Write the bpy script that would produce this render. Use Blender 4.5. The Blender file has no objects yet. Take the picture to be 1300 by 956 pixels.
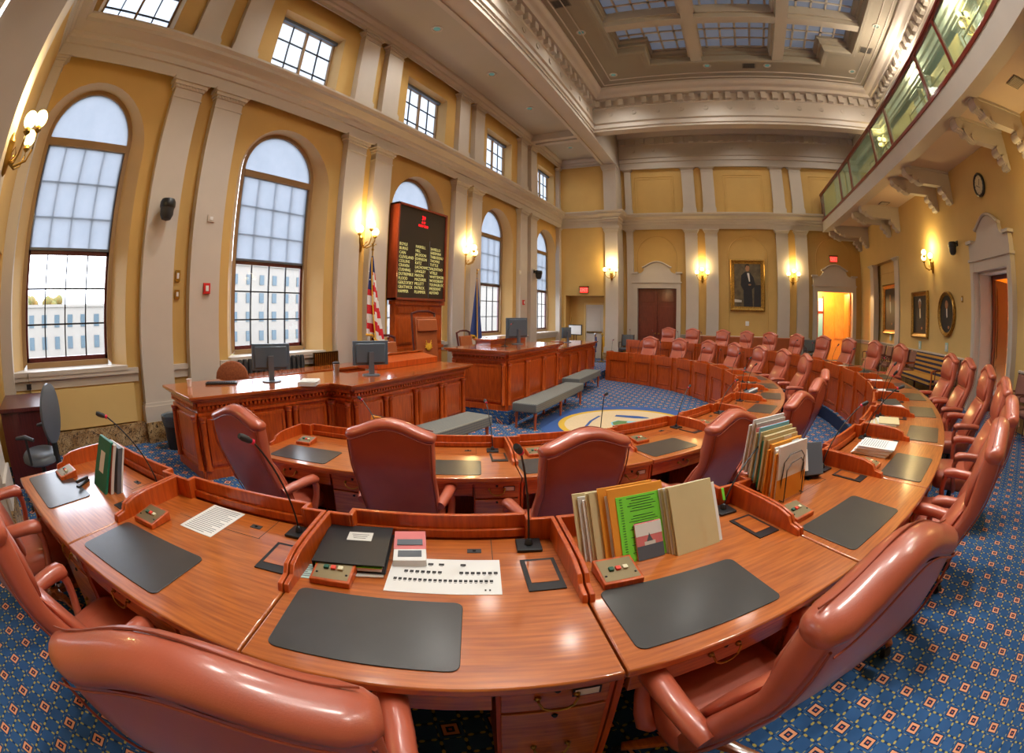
import bpy, bmesh, math, random
from math import sin, cos, pi, radians as R_, sqrt, atan2
from mathutils import Vector, Matrix
random.seed(7)
SC = bpy.context.scene
COL = SC.collection
# ---------------------------------------------------------------- materials
def lin(c):
    return tuple((x/255/12.92 if x/255 <= .04045 else ((x/255+.055)/1.055)**2.4) for x in c) + (1.,)
class N:
    """socket wrapper with arithmetic"""
    def __init__(s, t, o): s.t, s.o = t, o
    def _m(s, op, *a):
        n = s.t.nodes.new('ShaderNodeMath'); n.operation = op
        for i, x in enumerate((s,)+a):
            if isinstance(x, N): s.t.links.new(x.o, n.inputs[i])
            else: n.inputs[i].default_value = x
        return N(s.t, n.outputs[0])
    def __add__(s, b): return s._m('ADD', b)
    def __sub__(s, b): return s._m('SUBTRACT', b)
    def __mul__(s, b): return s._m('MULTIPLY', b)
    def __truediv__(s, b): return s._m('DIVIDE', b)
    def fr(s): return s._m('FRACT')
    def ab(s): return s._m('ABSOLUTE')
    def lt(s, b): return s._m('LESS_THAN', b)
    def gt(s, b): return s._m('GREATER_THAN', b)
    def mn(s, b): return s._m('MINIMUM', b)
    def mx(s, b): return s._m('MAXIMUM', b)
def newmat(name):
    m = bpy.data.materials.new(name); m.use_nodes = True
    t = m.node_tree; b = t.nodes['Principled BSDF']
    return m, t, b
def mixc(t, f, a, b):
    n = t.nodes.new('ShaderNodeMix'); n.data_type = 'RGBA'
    if isinstance(f, N): t.links.new(f.o, n.inputs[0])
    else: n.inputs[0].default_value = f
    for i, x in ((6, a), (7, b)):
        if isinstance(x, N): t.links.new(x.o, n.inputs[i])
        else: n.inputs[i].default_value = x
    return N(t, n.outputs[2])
def noise(t, scale, vec=None, detail=4, rough=.55, sc=None):
    n = t.nodes.new('ShaderNodeTexNoise'); n.inputs['Scale'].default_value = scale
    n.inputs['Detail'].default_value = detail; n.inputs['Roughness'].default_value = rough
    c = t.nodes.new('ShaderNodeTexCoord')
    o = c.outputs['Object']
    if sc:
        mp = t.nodes.new('ShaderNodeMapping'); mp.inputs['Scale'].default_value = sc
        t.links.new(o, mp.inputs[0]); o = mp.outputs[0]
    t.links.new(o, n.inputs['Vector'])
    return N(t, n.outputs[0])
def ramp(t, f, a, b):
    n = t.nodes.new('ShaderNodeMapRange'); n.inputs[1].default_value = a; n.inputs[2].default_value = b
    t.links.new(f.o, n.inputs[0]); return N(t, n.outputs[0])
def bump(t, b, h, st, dist=.01):
    n = t.nodes.new('ShaderNodeBump'); n.inputs['Strength'].default_value = st; n.inputs['Distance'].default_value = dist
    t.links.new(h.o, n.inputs['Height']); t.links.new(n.outputs[0], b.inputs['Normal'])
def M_(name, c, rough=.5, metal=0, var=.08, vs=6, bmp=0, bs=60, coat=0, c2=None, sc=None, spec=None, lo=.3, hi=.7, crough=.08):
    m, t, b = newmat(name)
    n = noise(t, vs, sc=sc)
    a = lin(c); d = lin(c2) if c2 else tuple(x*(1-var) for x in a[:3])+(1.,)
    t.links.new(mixc(t, ramp(t, n, lo, hi), a, d).o, b.inputs['Base Color'])
    b.inputs['Roughness'].default_value = rough; b.inputs['Metallic'].default_value = metal
    if coat: b.inputs['Coat Weight'].default_value = coat; b.inputs['Coat Roughness'].default_value = crough
    if spec is not None: b.inputs['Specular IOR Level'].default_value = spec
    if bmp: bump(t, b, noise(t, bs), bmp, .004)
    return m
def emis(name, c, st):
    m, t, b = newmat(name)
    b.inputs['Base Color'].default_value = lin(c)
    b.inputs['Emission Color'].default_value = lin(c); b.inputs['Emission Strength'].default_value = st
    return m
MT = {}
MT['yellow'] = M_('wall_yellow', (206,168,98), .75, var=.10, vs=1.2, bmp=.05)
MT['yellow2'] = M_('wall_yellow_pale', (216,184,118), .75, var=.08, vs=1.2)
MT['cream'] = M_('cream_paint', (196,186,174), .55, var=.06, vs=2)
MT['reveal'] = M_('reveal_paint', (204,172,118), .6, var=.07, vs=2)
MT['winwood'] = M_('window_casing_paint', (150,118,78), .5, var=.1, vs=3)
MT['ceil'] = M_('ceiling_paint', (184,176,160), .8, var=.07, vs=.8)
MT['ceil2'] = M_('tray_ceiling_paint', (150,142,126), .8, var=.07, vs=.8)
MT['soffit'] = M_('soffit_paint', (212,192,170), .8, var=.06, vs=.8)
def woodmat(name, c, c2, rough=.3, coat=.5, sc=(3,.35,3), vs=14, crough=.1):
    m, t, b = newmat(name)
    n = noise(t, vs, sc=sc, detail=6); n2 = noise(t, 2.2, sc=(1,.5,1))
    f = ramp(t, n*.7+n2*.3, .32, .68)
    t.links.new(mixc(t, f, lin(c), lin(c2)).o, b.inputs['Base Color'])
    b.inputs['Roughness'].default_value = rough
    b.inputs['Coat Weight'].default_value = coat; b.inputs['Coat Roughness'].default_value = crough; b.inputs['Coat IOR'].default_value = 1.5 if coat < .8 else 1.75
    return m
MT['desk'] = woodmat('cherry_desk_top', (200,112,42), (138,62,18), .34, .9, sc=(5,.3,5), crough=.12)
MT['cherry'] = woodmat('cherry_panel', (208,94,26), (152,56,12), .35, .4, sc=(3,3,.35), crough=.15)
MT['cherrytop'] = woodmat('cherry_counter_top', (188,94,34), (138,58,18), .25, .9, sc=(3,.3,3))
MT['mahog'] = woodmat('mahogany_door', (126,52,36), (86,30,22), .35, .4, sc=(4,4,.35))
MT['darkwood'] = woodmat('dark_cabinet_wood', (96,34,34), (66,22,24), .35, .4, sc=(4,4,.35))
MT['railwood'] = woodmat('gallery_rail_wood', (140,48,28), (104,30,18), .35, .4, sc=(3,.4,3))
MT['oak'] = woodmat('amber_oak', (226,158,52), (200,126,30), .45, .2, sc=(3,3,.35))
MT['legwood'] = woodmat('bench_leg_wood', (190,92,40), (150,64,24), .4, .2)
MT['leather'] = M_('brown_leather', (188,94,68), .38, var=.18, vs=5, bmp=.1, bs=240, coat=.6, crough=.17)
MT['leather2'] = M_('tan_leather', (164,84,42), .42, var=.15, vs=5, bmp=.12, bs=240, coat=.2, crough=.3)
MT['pipe'] = M_('leather_piping', (150,70,50), .4, var=.1)
MT['padm'] = M_('black_desk_pad', (50,48,47), .42, var=.2, vs=9, bmp=.1, bs=400, coat=.6, crough=.22)
MT['black'] = M_('black_plastic', (26,27,30), .4, var=.1)
MT['dark'] = M_('dark_rubber', (40,42,46), .55, var=.1)
MT['greyp'] = M_('grey_plastic', (88,96,106), .4, var=.08)
MT['screen'] = M_('monitor_back', (78,96,112), .35, var=.08)
MT['brass'] = M_('aged_brass', (176,138,66), .32, 1, var=.25, vs=20)
MT['bronze'] = M_('dark_bronze', (96,74,42), .4, 1, var=.25, vs=20)
MT['gold'] = M_('gilt_frame', (184,140,56), .38, .6, c2=(112,80,34), vs=25)
MT['brassplate'] = M_('control_plate_brass', (140,124,92), .4, .6, var=.1)
MT['white'] = M_('white_paper', (226,226,224), .7, var=.04)
MT['paper2'] = M_('off_white_paper', (206,204,198), .7, var=.06)
MT['manila'] = M_('manila_card', (204,188,142), .75, var=.08)
MT['orange'] = M_('orange_envelope', (226,148,38), .7, var=.08)
MT['lime'] = M_('lime_card', (120,222,60), .65, var=.05)
MT['green'] = M_('green_cover', (0,112,84), .5, var=.08)
MT['mint'] = M_('mint_paper', (176,206,196), .7, var=.05)
MT['blue'] = M_('blue_card', (120,186,214), .6, var=.05)
MT['teal'] = M_('green_button', (20,84,66), .4, var=.05)
MT['red'] = M_('red_button', (222,70,52), .4, var=.05)
MT['pink'] = M_('pink_page', (214,120,120), .6, var=.1)
MT['ivory'] = M_('ivory_button', (222,214,180), .4, var=.05)
MT['ink'] = M_('black_ink', (34,32,34), .6, var=.05)
MT['steel'] = M_('stainless_steel', (170,174,178), .25, 1, var=.05)
MT['glassb'] = M_('clear_bag', (90,100,108), .25, var=.2, vs=18)
MT['firered'] = M_('alarm_red', (200,24,24), .4, var=.05)
MT['navy'] = M_('navy_carpet', (22,44,84), .9, var=.15, vs=30)
MT['flagblue'] = M_('flag_blue', (24,40,100), .8, var=.1)
MT['stateblue'] = M_('banner_blue', (44,66,130), .8, var=.12)
MT['flagred'] = M_('flag_red', (204,30,44), .8, var=.08)
MT['fringe'] = M_('gold_fringe', (232,176,40), .7, var=.15, vs=40)
MT['sealblue'] = M_('seal_blue_wool', (52,86,148), .95, var=.1, vs=30)
MT['sealgold'] = M_('seal_gold_wool', (206,166,52), .95, var=.1, vs=30)
MT['sealcream'] = M_('seal_cream_wool', (214,190,152), .95, var=.1, vs=30)
MT['sealred'] = M_('seal_red_wool', (196,88,70), .95, var=.1)
MT['sealgreen'] = M_('seal_green_wool', (96,130,80), .95, var=.1)
MT['skin'] = M_('painted_skin', (168,122,88), .7, var=.2, vs=20)
MT['canvas'] = M_('painted_canvas', (112,98,72), .6, c2=(78,68,52), vs=5)
MT['canvas2'] = M_('painted_dark_canvas', (46,40,34), .6, c2=(30,28,26), vs=5)
MT['suit'] = M_('painted_suit', (36,36,44), .6, var=.3, vs=8)
MT['boardface'] = M_('vote_board_face', (46,38,30), .45, var=.15, vs=3)
MT['boardframe'] = woodmat('board_frame_wood', (150,62,30), (116,42,20), .35, .3, sc=(3,3,.35))
MT['letter'] = emis('lit_lettering', (196,190,120), .55)
MT['led'] = emis('red_led', (255,16,30), 2.2)
MT['exitred'] = emis('exit_red', (255,60,50), 1.6)
MT['globe'] = emis('lamp_globe', (255,226,150), 5.0)
MT['lens'] = emis('downlight_lens', (70,110,104), .5)
MT['vent'] = M_('vent_metal', (120,110,98), .5, .2, var=.1)
MT['stone'] = M_('pale_stone', (122,117,110), .85, var=.08, vs=.6)
MT['outglass'] = M_('distant_pane', (54,74,84), .3, var=.3, vs=.4)
MT['foliage'] = M_('distant_foliage', (66,88,46), .9, c2=(130,96,44), vs=1.5)
MT['ground'] = M_('outside_ground', (140,140,130), .9, var=.1)
def marble():
    m, t, b = newmat('veined_marble')
    v = t.nodes.new('ShaderNodeTexVoronoi'); v.feature = 'DISTANCE_TO_EDGE'; v.inputs['Scale'].default_value = 9
    c = t.nodes.new('ShaderNodeTexCoord'); n = t.nodes.new('ShaderNodeTexNoise'); n.inputs['Scale'].default_value = 5
    t.links.new(c.outputs['Object'], n.inputs['Vector'])
    ad = t.nodes.new('ShaderNodeVectorMath'); ad.operation = 'ADD'
    t.links.new(c.outputs['Object'], ad.inputs[0]); t.links.new(n.outputs['Color'], ad.inputs[1])
    t.links.new(ad.outputs[0], v.inputs['Vector'])
    f = ramp(t, N(t, v.outputs['Distance']), .01, .07)
    base = mixc(t, ramp(t, noise(t, 7), .35, .65), lin((196,166,120)), lin((150,112,66)))
    t.links.new(mixc(t, f, lin((46,38,38)), base).o, b.inputs['Base Color'])
    b.inputs['Roughness'].default_value = .25
    return m
MT['marble'] = marble()
def carpet():
    m, t, b = newmat('patterned_blue_carpet')
    c = t.nodes.new('ShaderNodeTexCoord'); s = t.nodes.new('ShaderNodeSeparateXYZ')
    t.links.new(c.outputs['Object'], s.inputs[0])
    # use x, y and (for risers) z folded into the lattice
    x = N(t, s.outputs[0]); y = N(t, s.outputs[1]); z = N(t, s.outputs[2])
    u = (x+z*1.0)/.28; w = (y+z*.6)/.30
    def dia(du, dw):
        a = ((u+du).fr()-.5).ab()*.28; e = ((w+dw).fr()-.5).ab()*.30
        return a, e
    a, e = dia(0, 0); a2, e2 = dia(.5, .5)
    s1 = (a+e).mn(a2+e2)
    q = a.mx(e).mn(a2.mx(e2))
    ring = s1.lt(.047)*s1.gt(.025)
    core = s1.lt(.010)
    # fine diaper lattice
    p1 = (((x+z)/.28*4+(y+z*.6)/.30*4)*.5).fr(); p2 = (((x+z)/.28*4-(y+z*.6)/.30*4)*.5).fr()
    l = (p1-.5).ab().lt(.07).mx((p2-.5).ab().lt(.07))
    cx = ((u*8).fr()-.5).ab().lt(.28)*((w*8).fr()-.5).ab().lt(.28)
    dk = s1.gt(.075)
    nn = ramp(t, noise(t, 3), .3, .7)
    base = mixc(t, nn, lin((58,98,148)), lin((46,82,128)))
    c1 = mixc(t, l*dk, base, lin((34,62,104)))
    c2 = mixc(t, cx*l*dk, c1, lin((176,164,92)))
    c3 = mixc(t, s1.lt(.056), c2, lin((26,42,74)))
    c4 = mixc(t, ring, c3, lin((226,160,122)))
    c5 = mixc(t, core, c4, lin((196,110,84)))
    t.links.new(c5.o, b.inputs['Base Color']); b.inputs['Roughness'].default_value = .95
    b.inputs['Specular IOR Level'].default_value = .1
    bump(t, b, noise(t, 300), .3, .003)
    return m
MT['carpet'] = carpet()
def stripes(name, ca, cb, period, axis='z', duty=.5, rough=.9):
    m, t, b = newmat(name)
    c = t.nodes.new('ShaderNodeTexCoord'); s = t.nodes.new('ShaderNodeSeparateXYZ'); t.links.new(c.outputs['Object'], s.inputs[0])
    o = N(t, s.outputs['xyz'.index(axis)])
    f = (o/period).fr().lt(duty)
    n = ramp(t, noise(t, 60), .3, .7)*.25
    t.links.new(mixc(t, f, lin(ca), lin(cb)).o, b.inputs['Base Color']); b.inputs['Roughness'].default_value = rough
    return m
MT['stripe'] = stripes('striped_bench_fabric', (40,42,70), (190,140,60), .11)
def check():
    m, t, b = newmat('woven_grey_fabric')
    c = t.nodes.new('ShaderNodeTexCoord'); s = t.nodes.new('ShaderNodeSeparateXYZ'); t.links.new(c.outputs['Object'], s.inputs[0])
    x, y, z = (N(t, s.outputs[i]) for i in range(3))
    f = ((y/.035).fr().lt(.5))*.5+(((x+z)/.035).fr().lt(.5))*.5
    t.links.new(mixc(t, f, lin((92,100,104)), lin((132,128,116))).o, b.inputs['Base Color']); b.inputs['Roughness'].default_value = .9
    return m
MT['check'] = check()
def speck():
    m, t, b = newmat('suede_brown'); 
    t.links.new(mixc(t, ramp(t, noise(t, 40), .35, .65), lin((150,84,44)), lin((128,64,32))).o, b.inputs['Base Color']); b.inputs['Roughness'].default_value = .85
    return m
MT['suede'] = speck()
def glassmat(name, tint, refl=1.0, refl_wash=0):
    m = bpy.data.materials.new(name); m.use_nodes = True; t = m.node_tree; t.nodes.clear()
    o = t.nodes.new('ShaderNodeOutputMaterial'); a = t.nodes.new('ShaderNodeBsdfTransparent'); g = t.nodes.new('ShaderNodeBsdfGlossy')
    if refl_wash: pass
    a.inputs[0].default_value = tint; g.inputs['Roughness'].default_value = .02; g.inputs[0].default_value = (1, 1, 1, 1)
    f = t.nodes.new('ShaderNodeLayerWeight'); f.inputs[0].default_value = .5; fc = N(t, f.outputs['Facing'])
    x = t.nodes.new('ShaderNodeMixShader')
    t.links.new((((fc*fc)*(fc*fc)*fc*.9+.04)*refl).o, x.inputs[0]); t.links.new(a.outputs[0], x.inputs[1]); t.links.new(g.outputs[0], x.inputs[2])
    if refl_wash:
        d = t.nodes.new('ShaderNodeBsdfDiffuse'); d.inputs[0].default_value = lin((190,214,186)); y = t.nodes.new('ShaderNodeMixShader'); y.inputs[0].default_value = refl_wash  # pale green diffuse mix stands in for reflections on the glass
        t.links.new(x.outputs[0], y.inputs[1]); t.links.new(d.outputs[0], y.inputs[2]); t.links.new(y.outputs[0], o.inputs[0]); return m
    t.links.new(x.outputs[0], o.inputs[0]); return m
MT['glass'] = glassmat('window_glass', (.97, .98, 1, 1))
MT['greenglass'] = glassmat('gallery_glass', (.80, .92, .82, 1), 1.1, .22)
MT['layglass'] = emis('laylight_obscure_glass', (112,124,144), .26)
def blindmat(name, ca, cb):
    m = bpy.data.materials.new(name); m.use_nodes = True; t = m.node_tree; t.nodes.clear()
    o = t.nodes.new('ShaderNodeOutputMaterial'); d = t.nodes.new('ShaderNodeBsdfDiffuse'); tr = t.nodes.new('ShaderNodeBsdfTranslucent'); tp = t.nodes.new('ShaderNodeBsdfTransparent')
    n = noise(t, 3)
    c = mixc(t, ramp(t, n, .3, .7), lin(ca), lin(cb))
    t.links.new(c.o, d.inputs[0]); t.links.new(c.o, tr.inputs[0])
    a = t.nodes.new('ShaderNodeMixShader'); a.inputs[0].default_value = .62; b = t.nodes.new('ShaderNodeMixShader'); b.inputs[0].default_value = .02
    t.links.new(d.outputs[0], a.inputs[1]); t.links.new(tr.outputs[0], a.inputs[2])
    t.links.new(a.outputs[0], b.inputs[1]); t.links.new(tp.outputs[0], b.inputs[2]); t.links.new(b.outputs[0], o.inputs[0])
    return m
MT['blind'] = blindmat('roller_blind_fabric', (132,139,150), (124,132,143))
MT['blind2'] = blindmat('upper_blind_fabric', (168,176,188), (160,168,180))
# ---------------------------------------------------------------- mesh builder
class MB:
    def __init__(s): s.v = []; s.f = []
    def add(s, vs, fs):
        k = len(s.v); s.v += [tuple(p) for p in vs]; s.f += [tuple(i+k for i in f) for f in fs]; return s
    def box(s, x0, y0, z0, x1, y1, z1):
        return s.add([(x0,y0,z0),(x1,y0,z0),(x1,y1,z0),(x0,y1,z0),(x0,y0,z1),(x1,y0,z1),(x1,y1,z1),(x0,y1,z1)],
                     [(0,3,2,1),(4,5,6,7),(0,1,5,4),(1,2,6,5),(2,3,7,6),(3,0,4,7)])
    def cbox(s, c, d, rz=0, rx=0, ry=0):
        M = Matrix.Rotation(rz, 3, 'Z') @ Matrix.Rotation(ry, 3, 'Y') @ Matrix.Rotation(rx, 3, 'X'); C = Vector(c); k = len(s.v)
        s.box(-d[0]/2,-d[1]/2,-d[2]/2,d[0]/2,d[1]/2,d[2]/2)
        for i in range(k, len(s.v)): s.v[i] = tuple(M @ Vector(s.v[i]) + C)
        return s
    def prism(s, pts, a, b, ax='z'):
        n = len(pts)
        def P(p, t): return {'z': (p[0],p[1],t), 'y': (p[0],t,p[1]), 'x': (t,p[0],p[1])}[ax]
        return s.add([P(p,a) for p in pts]+[P(p,b) for p in pts],
            [tuple(range(n))[::-1], tuple(range(n,2*n))]+[(i,(i+1)%n,n+(i+1)%n,n+i) for i in range(n)])
    def strip(s, A, B):   # quads between two equal polylines
        n = len(A); return s.add(list(A)+list(B), [(i,i+1,n+i+1,n+i) for i in range(n-1)])
    def rings(s, rs, caps=True, closed=True):
        n = len(rs[0]); vs = [p for r in rs for p in r]; fs = []
        for k in range(len(rs)-1):
            for i in range(n if closed else n-1):
                j = (i+1) % n; fs.append((k*n+i, k*n+j, (k+1)*n+j, (k+1)*n+i))
        if caps: fs += [tuple(range(n))[::-1], tuple(range((len(rs)-1)*n, len(rs)*n))]
        return s.add(vs, fs)
    def lathe(s, prof, c=(0,0,0), n=16, ax='z'):
        rs = []
        for r, h in prof:
            ring = []
            for i in range(n):
                a = 2*pi*i/n; p = (r*cos(a), r*sin(a), h)
                if ax == 'x': p = (h, r*cos(a), r*sin(a))
                if ax == 'y': p = (r*cos(a), h, r*sin(a))
                ring.append((p[0]+c[0], p[1]+c[1], p[2]+c[2]))
            rs.append(ring)
        return s.rings(rs)
    def ball(s, c, r, n=14, m=9, sc=(1,1,1)):
        rs = []
        for k in range(m+1):
            t = pi*k/m; q = max(sin(t), .02)
            rs.append([(c[0]+r*q*cos(2*pi*i/n)*sc[0], c[1]+r*q*sin(2*pi*i/n)*sc[1], c[2]-r*cos(t)*sc[2]) for i in range(n)])
        return s.rings(rs)
    def sweep(s, path, rad, n=8, up=(0,0,1), caps=True, sq=1.0):
        P = [Vector(p) for p in path]; U = Vector(up); rs = []
        if not isinstance(rad, list): rad = [rad]*len(P)
        for i, p in enumerate(P):
            d = (P[min(i+1,len(P)-1)]-P[max(i-1,0)]).normalized()
            a = d.cross(U)
            if a.length < 1e-3: a = d.cross(Vector((1,0,0)) if abs(d.x) < .9 else Vector((0,1,0)))
            a.normalize(); b = a.cross(d).normalized()
            r = rad[i]; ra, rb = r if isinstance(r, tuple) else (r, r)
            ring = []
            for k in range(n):
                t = 2*pi*k/n+.0001; ca, sa = cos(t), sin(t)
                ca = math.copysign(abs(ca)**sq, ca); sa = math.copysign(abs(sa)**sq, sa)
                ring.append(tuple(p+a*ra*ca+b*rb*sa))
            rs.append(ring)
        return s.rings(rs, caps)
    def mesh(s, name, mat, smooth=35):
        me = bpy.data.meshes.new(name); me.from_pydata(s.v, [], s.f)
        bm = bmesh.new(); bm.from_mesh(me); bmesh.ops.recalc_face_normals(bm, faces=bm.faces); bm.to_mesh(me); bm.free()
        if mat: me.materials.append(MT[mat] if isinstance(mat, str) else mat)
        if smooth:
            me.polygons.foreach_set('use_smooth', [True]*len(me.polygons)); me.set_sharp_from_angle(angle=R_(smooth))
        return me
    def obj(s, name, mat, parent=None, smooth=35, bev=0):
        o = bpy.data.objects.new(name, s.mesh(name, mat, smooth)); COL.objects.link(o)
        if parent: o.parent = parent
        if bev:
            m = o.modifiers.new('b', 'BEVEL'); m.width = bev; m.segments = 2; m.limit_method = 'ANGLE'; m.angle_limit = R_(50)
        return o
def tag(o, label, cat, group=None):
    o['label'] = label; o['category'] = cat
    if group: o['group'] = group
    return o
def thing(name, label, cat, loc=(0,0,0), rz=0, group=None):
    o = bpy.data.objects.new(name, None); COL.objects.link(o); o.location = loc; o.rotation_euler = (0,0,rz); o.empty_display_size = .1
    return tag(o, label, cat, group)
def struct(name, mb, mat, parent=None, smooth=35, bev=0):
    o = mb.obj(name, mat, parent, smooth, bev); o['kind'] = 'structure'; return o
def sempty(name):
    o = bpy.data.objects.new(name, None); COL.objects.link(o); o['kind'] = 'structure'; return o
def dup(root, loc=None, rz=None, label=None, group=None, rot=None):
    r = root.copy(); COL.objects.link(r)
    if loc is not None: r.location = loc
    if rz is not None: r.rotation_euler = (0,0,rz)
    if rot is not None: r.rotation_euler = rot
    if label: r['label'] = label
    if group: r['group'] = group
    for c0 in root.children:
        c = c0.copy(); COL.objects.link(c); c.parent = r
        for g0 in c0.children:
            g = g0.copy(); COL.objects.link(g); g.parent = c
    return r
def text(name, body, size, mat, M, parent=None, align='CENTER', ext=.001):
    cu = bpy.data.curves.new(name, 'FONT'); cu.body = body; cu.size = size; cu.align_x = align; cu.align_y = 'CENTER'; cu.extrude = ext
    cu.resolution_u = 2
    o = bpy.data.objects.new(name+'_src', cu); COL.objects.link(o); bpy.context.view_layer.update()
    me = bpy.data.meshes.new_from_object(o); bpy.data.objects.remove(o); bpy.data.curves.remove(cu)
    me.transform(M); me.materials.clear(); me.materials.append(MT[mat])
    q = bpy.data.objects.new(name, me); COL.objects.link(q)
    if parent: q.parent = parent
    return q
def light(name, kind, loc, energy, col=(1,1,1), rot=(0,0,0), **k):
    l = bpy.data.lights.new(name, kind); l.energy = energy; l.color = col
    for a, b in k.items(): setattr(l, a, b)
    o = bpy.data.objects.new(name, l); COL.objects.link(o); o.location = loc; o.rotation_euler = rot; return o
ORD = ['zeroth','first','second','third','fourth','fifth','sixth','seventh','eighth','ninth','tenth','eleventh','twelfth','thirteenth','fourteenth','fifteenth','sixteenth','seventeenth','eighteenth','nineteenth','twentieth','twenty-first']
# ---------------------------------------------------------------- room constants (metres, camera 1.68 above the upper floor)
YC, BAY = 7.66, 3.692
D1, D2 = 16.19, 16.93            # far aisle wall, far main wall (pilaster faces)
N1, N2 = 2*YC-D1, 2*YC-D2        # mirrored near walls
W = 12.14                        # right wall
PX = -.15                        # panel plane of the left wall
WELL = -.24
CX, CY = 1.15, 7.66              # centre of the horseshoe
XM = 7.30                        # centre line of the far wall
ZA, ZN, ZT, ZC = 5.04, 5.62, 7.55, 9.2
SOF, GX = 5.02, 10.5             # gallery soffit height, gallery front
def pol(r, a): return (CX+r*cos(R_(a)), CY+r*sin(R_(a)))
# ================================================================ ROOM SHELL
# well outline
def arc(r, a0, a1, n): return [pol(r, a0+(a1-a0)*i/n) for i in range(n+1)]
WR = 7.38
a_end = math.degrees(math.acos((2.6-CX)/WR))
wellpts = arc(WR, -a_end, a_end, 60)
wellpts += [(2.6, 11.95), (1.75, 11.95), (1.75, 9.15), (2.62, 9.15), (2.62, 6.72), (1.58, 6.72), (1.58, 3.42), (2.6, 3.42)]
def floor_upper():
    bm = bmesh.new()
    out = [(-.2, N2-.3), (15, N2-.3), (15, D2+3), (-.2, D2+3)]
    vo = [bm.verts.new((x, y, 0)) for x, y in out]; vi = [bm.verts.new((x, y, 0)) for x, y in wellpts]
    eo = [bm.edges.new((vo[i], vo[(i+1) % 4])) for i in range(4)]
    ei = [bm.edges.new((vi[i], vi[(i+1) % len(vi)])) for i in range(len(vi))]
    bmesh.ops.triangle_fill(bm, edges=eo+ei, use_beauty=True)
    # drop triangles inside the well
    def inside(p):
        c = False; n = len(wellpts)
        for i in range(n):
            x1, y1 = wellpts[i]; x2, y2 = wellpts[(i+1) % n]
            if (y1 > p[1]) != (y2 > p[1]) and p[0] < (x2-x1)*(p[1]-y1)/(y2-y1)+x1: c = not c
        return c
    kill = [f for f in bm.faces if inside(f.calc_center_median())]
    bmesh.ops.delete(bm, geom=kill, context='FACES_ONLY')
    bmesh.ops.recalc_face_normals(bm, faces=bm.faces)
    me = bpy.data.meshes.new('floor'); bm.to_mesh(me); bm.free(); me.materials.append(MT['carpet'])
    o = bpy.data.objects.new('floor', me); COL.objects.link(o); o['kind'] = 'structure'
floor_upper()
m = MB(); m.add([(x, y, WELL) for x, y in wellpts], [tuple(range(len(wellpts)))]); struct('floor_well', m, 'carpet', smooth=0)
m = MB(); n = len(wellpts)
for i in range(n):
    a, b = wellpts[i], wellpts[(i+1) % n]; m.add([(a[0],a[1],WELL),(b[0],b[1],WELL),(b[0],b[1],0),(a[0],a[1],0)], [(0,1,2,3)])
nr = 61
struct('trim_well_riser', m, 'carpet', smooth=0)
m = MB()
for i in range(60):
    a, b = wellpts[i], wellpts[i+1]; k = .997
    m.add([(CX+(a[0]-CX)*k,CY+(a[1]-CY)*k,WELL+.01),(CX+(b[0]-CX)*k,CY+(b[1]-CY)*k,WELL+.01),(CX+(b[0]-CX)*k,CY+(b[1]-CY)*k,-.005),(CX+(a[0]-CX)*k,CY+(a[1]-CY)*k,-.005)], [(0,1,2,3)])
struct('trim_well_riser_face', m, 'navy', smooth=0)

# ---- left wall with arched windows
WC = [YC+BAY*(i-2) for i in range(5)]          # window centres
PC = [YC+BAY*(i-1.5) for i in range(4)]        # pilaster pair centres
HO, SPO, HI = .98, 3.80, .78                   # outer arch half width / spring, inner
def arch(yc, half, zs, zb, x, n=20, bottom=True):
    p = []
    if bottom: p.append((x, yc-half, zb))
    p += [(x, yc-half*cos(pi*i/n), zs+half*sin(pi*i/n)) for i in range(n+1)]
    if bottom: p.append((x, yc+half, zb))
    return p
edges = [N1]+[(WC[i]+WC[i+1])/2 for i in range(4)]+[D1]
m = MB(); rev = MB()
for i, yc in enumerate(WC):
    y0, y1 = edges[i], edges[i+1]; zb = 1.02; zt = 5.2
    def q(a, b, c, d): m.add([(PX,a,b),(PX,c,b),(PX,c,d),(PX,a,d)], [(0,1,2,3)])
    q(y0, 0, y1, zb); q(y0, zb, yc-HO, zt); q(yc+HO, zb, y1, zt)
    ar = arch(yc, HO, SPO, zb, PX, bottom=False)
    m.strip(ar, [(PX, p[1], zt) for p in ar])
    # upper storey: rect opening
    u0, u1, zu0, zu1 = yc-.80, yc+.80, 5.70, 7.20
    q(y0, 5.2, y1, zu0); q(y0, zu0, u0, 7.95); q(u1, zu0, y1, 7.95); q(u0, zu1, u1, 7.95)
    a = arch(yc, HO, SPO, zb, PX); b = arch(yc, HI, 4.0, zb, -.45)
    rev.strip(a, b); rev.add([a[0], a[-1], b[-1], b[0]], [(0,1,2,3)])
    xo, xi = PX, -.42; c0 = [(xo,u0,zu0),(xo,u1,zu0),(xo,u1,zu1),(xo,u0,zu1)]; k = .06
    c1 = [(xi,u0+k,zu0+k),(xi,u1-k,zu0+k),(xi,u1-k,zu1-k),(xi,u0+k,zu1-k)]
    rev.rings([c0, c1], caps=False)
struct('wall_left', m, 'yellow', smooth=0)
struct('wall_left_reveals', rev, 'reveal', smooth=60)
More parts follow.
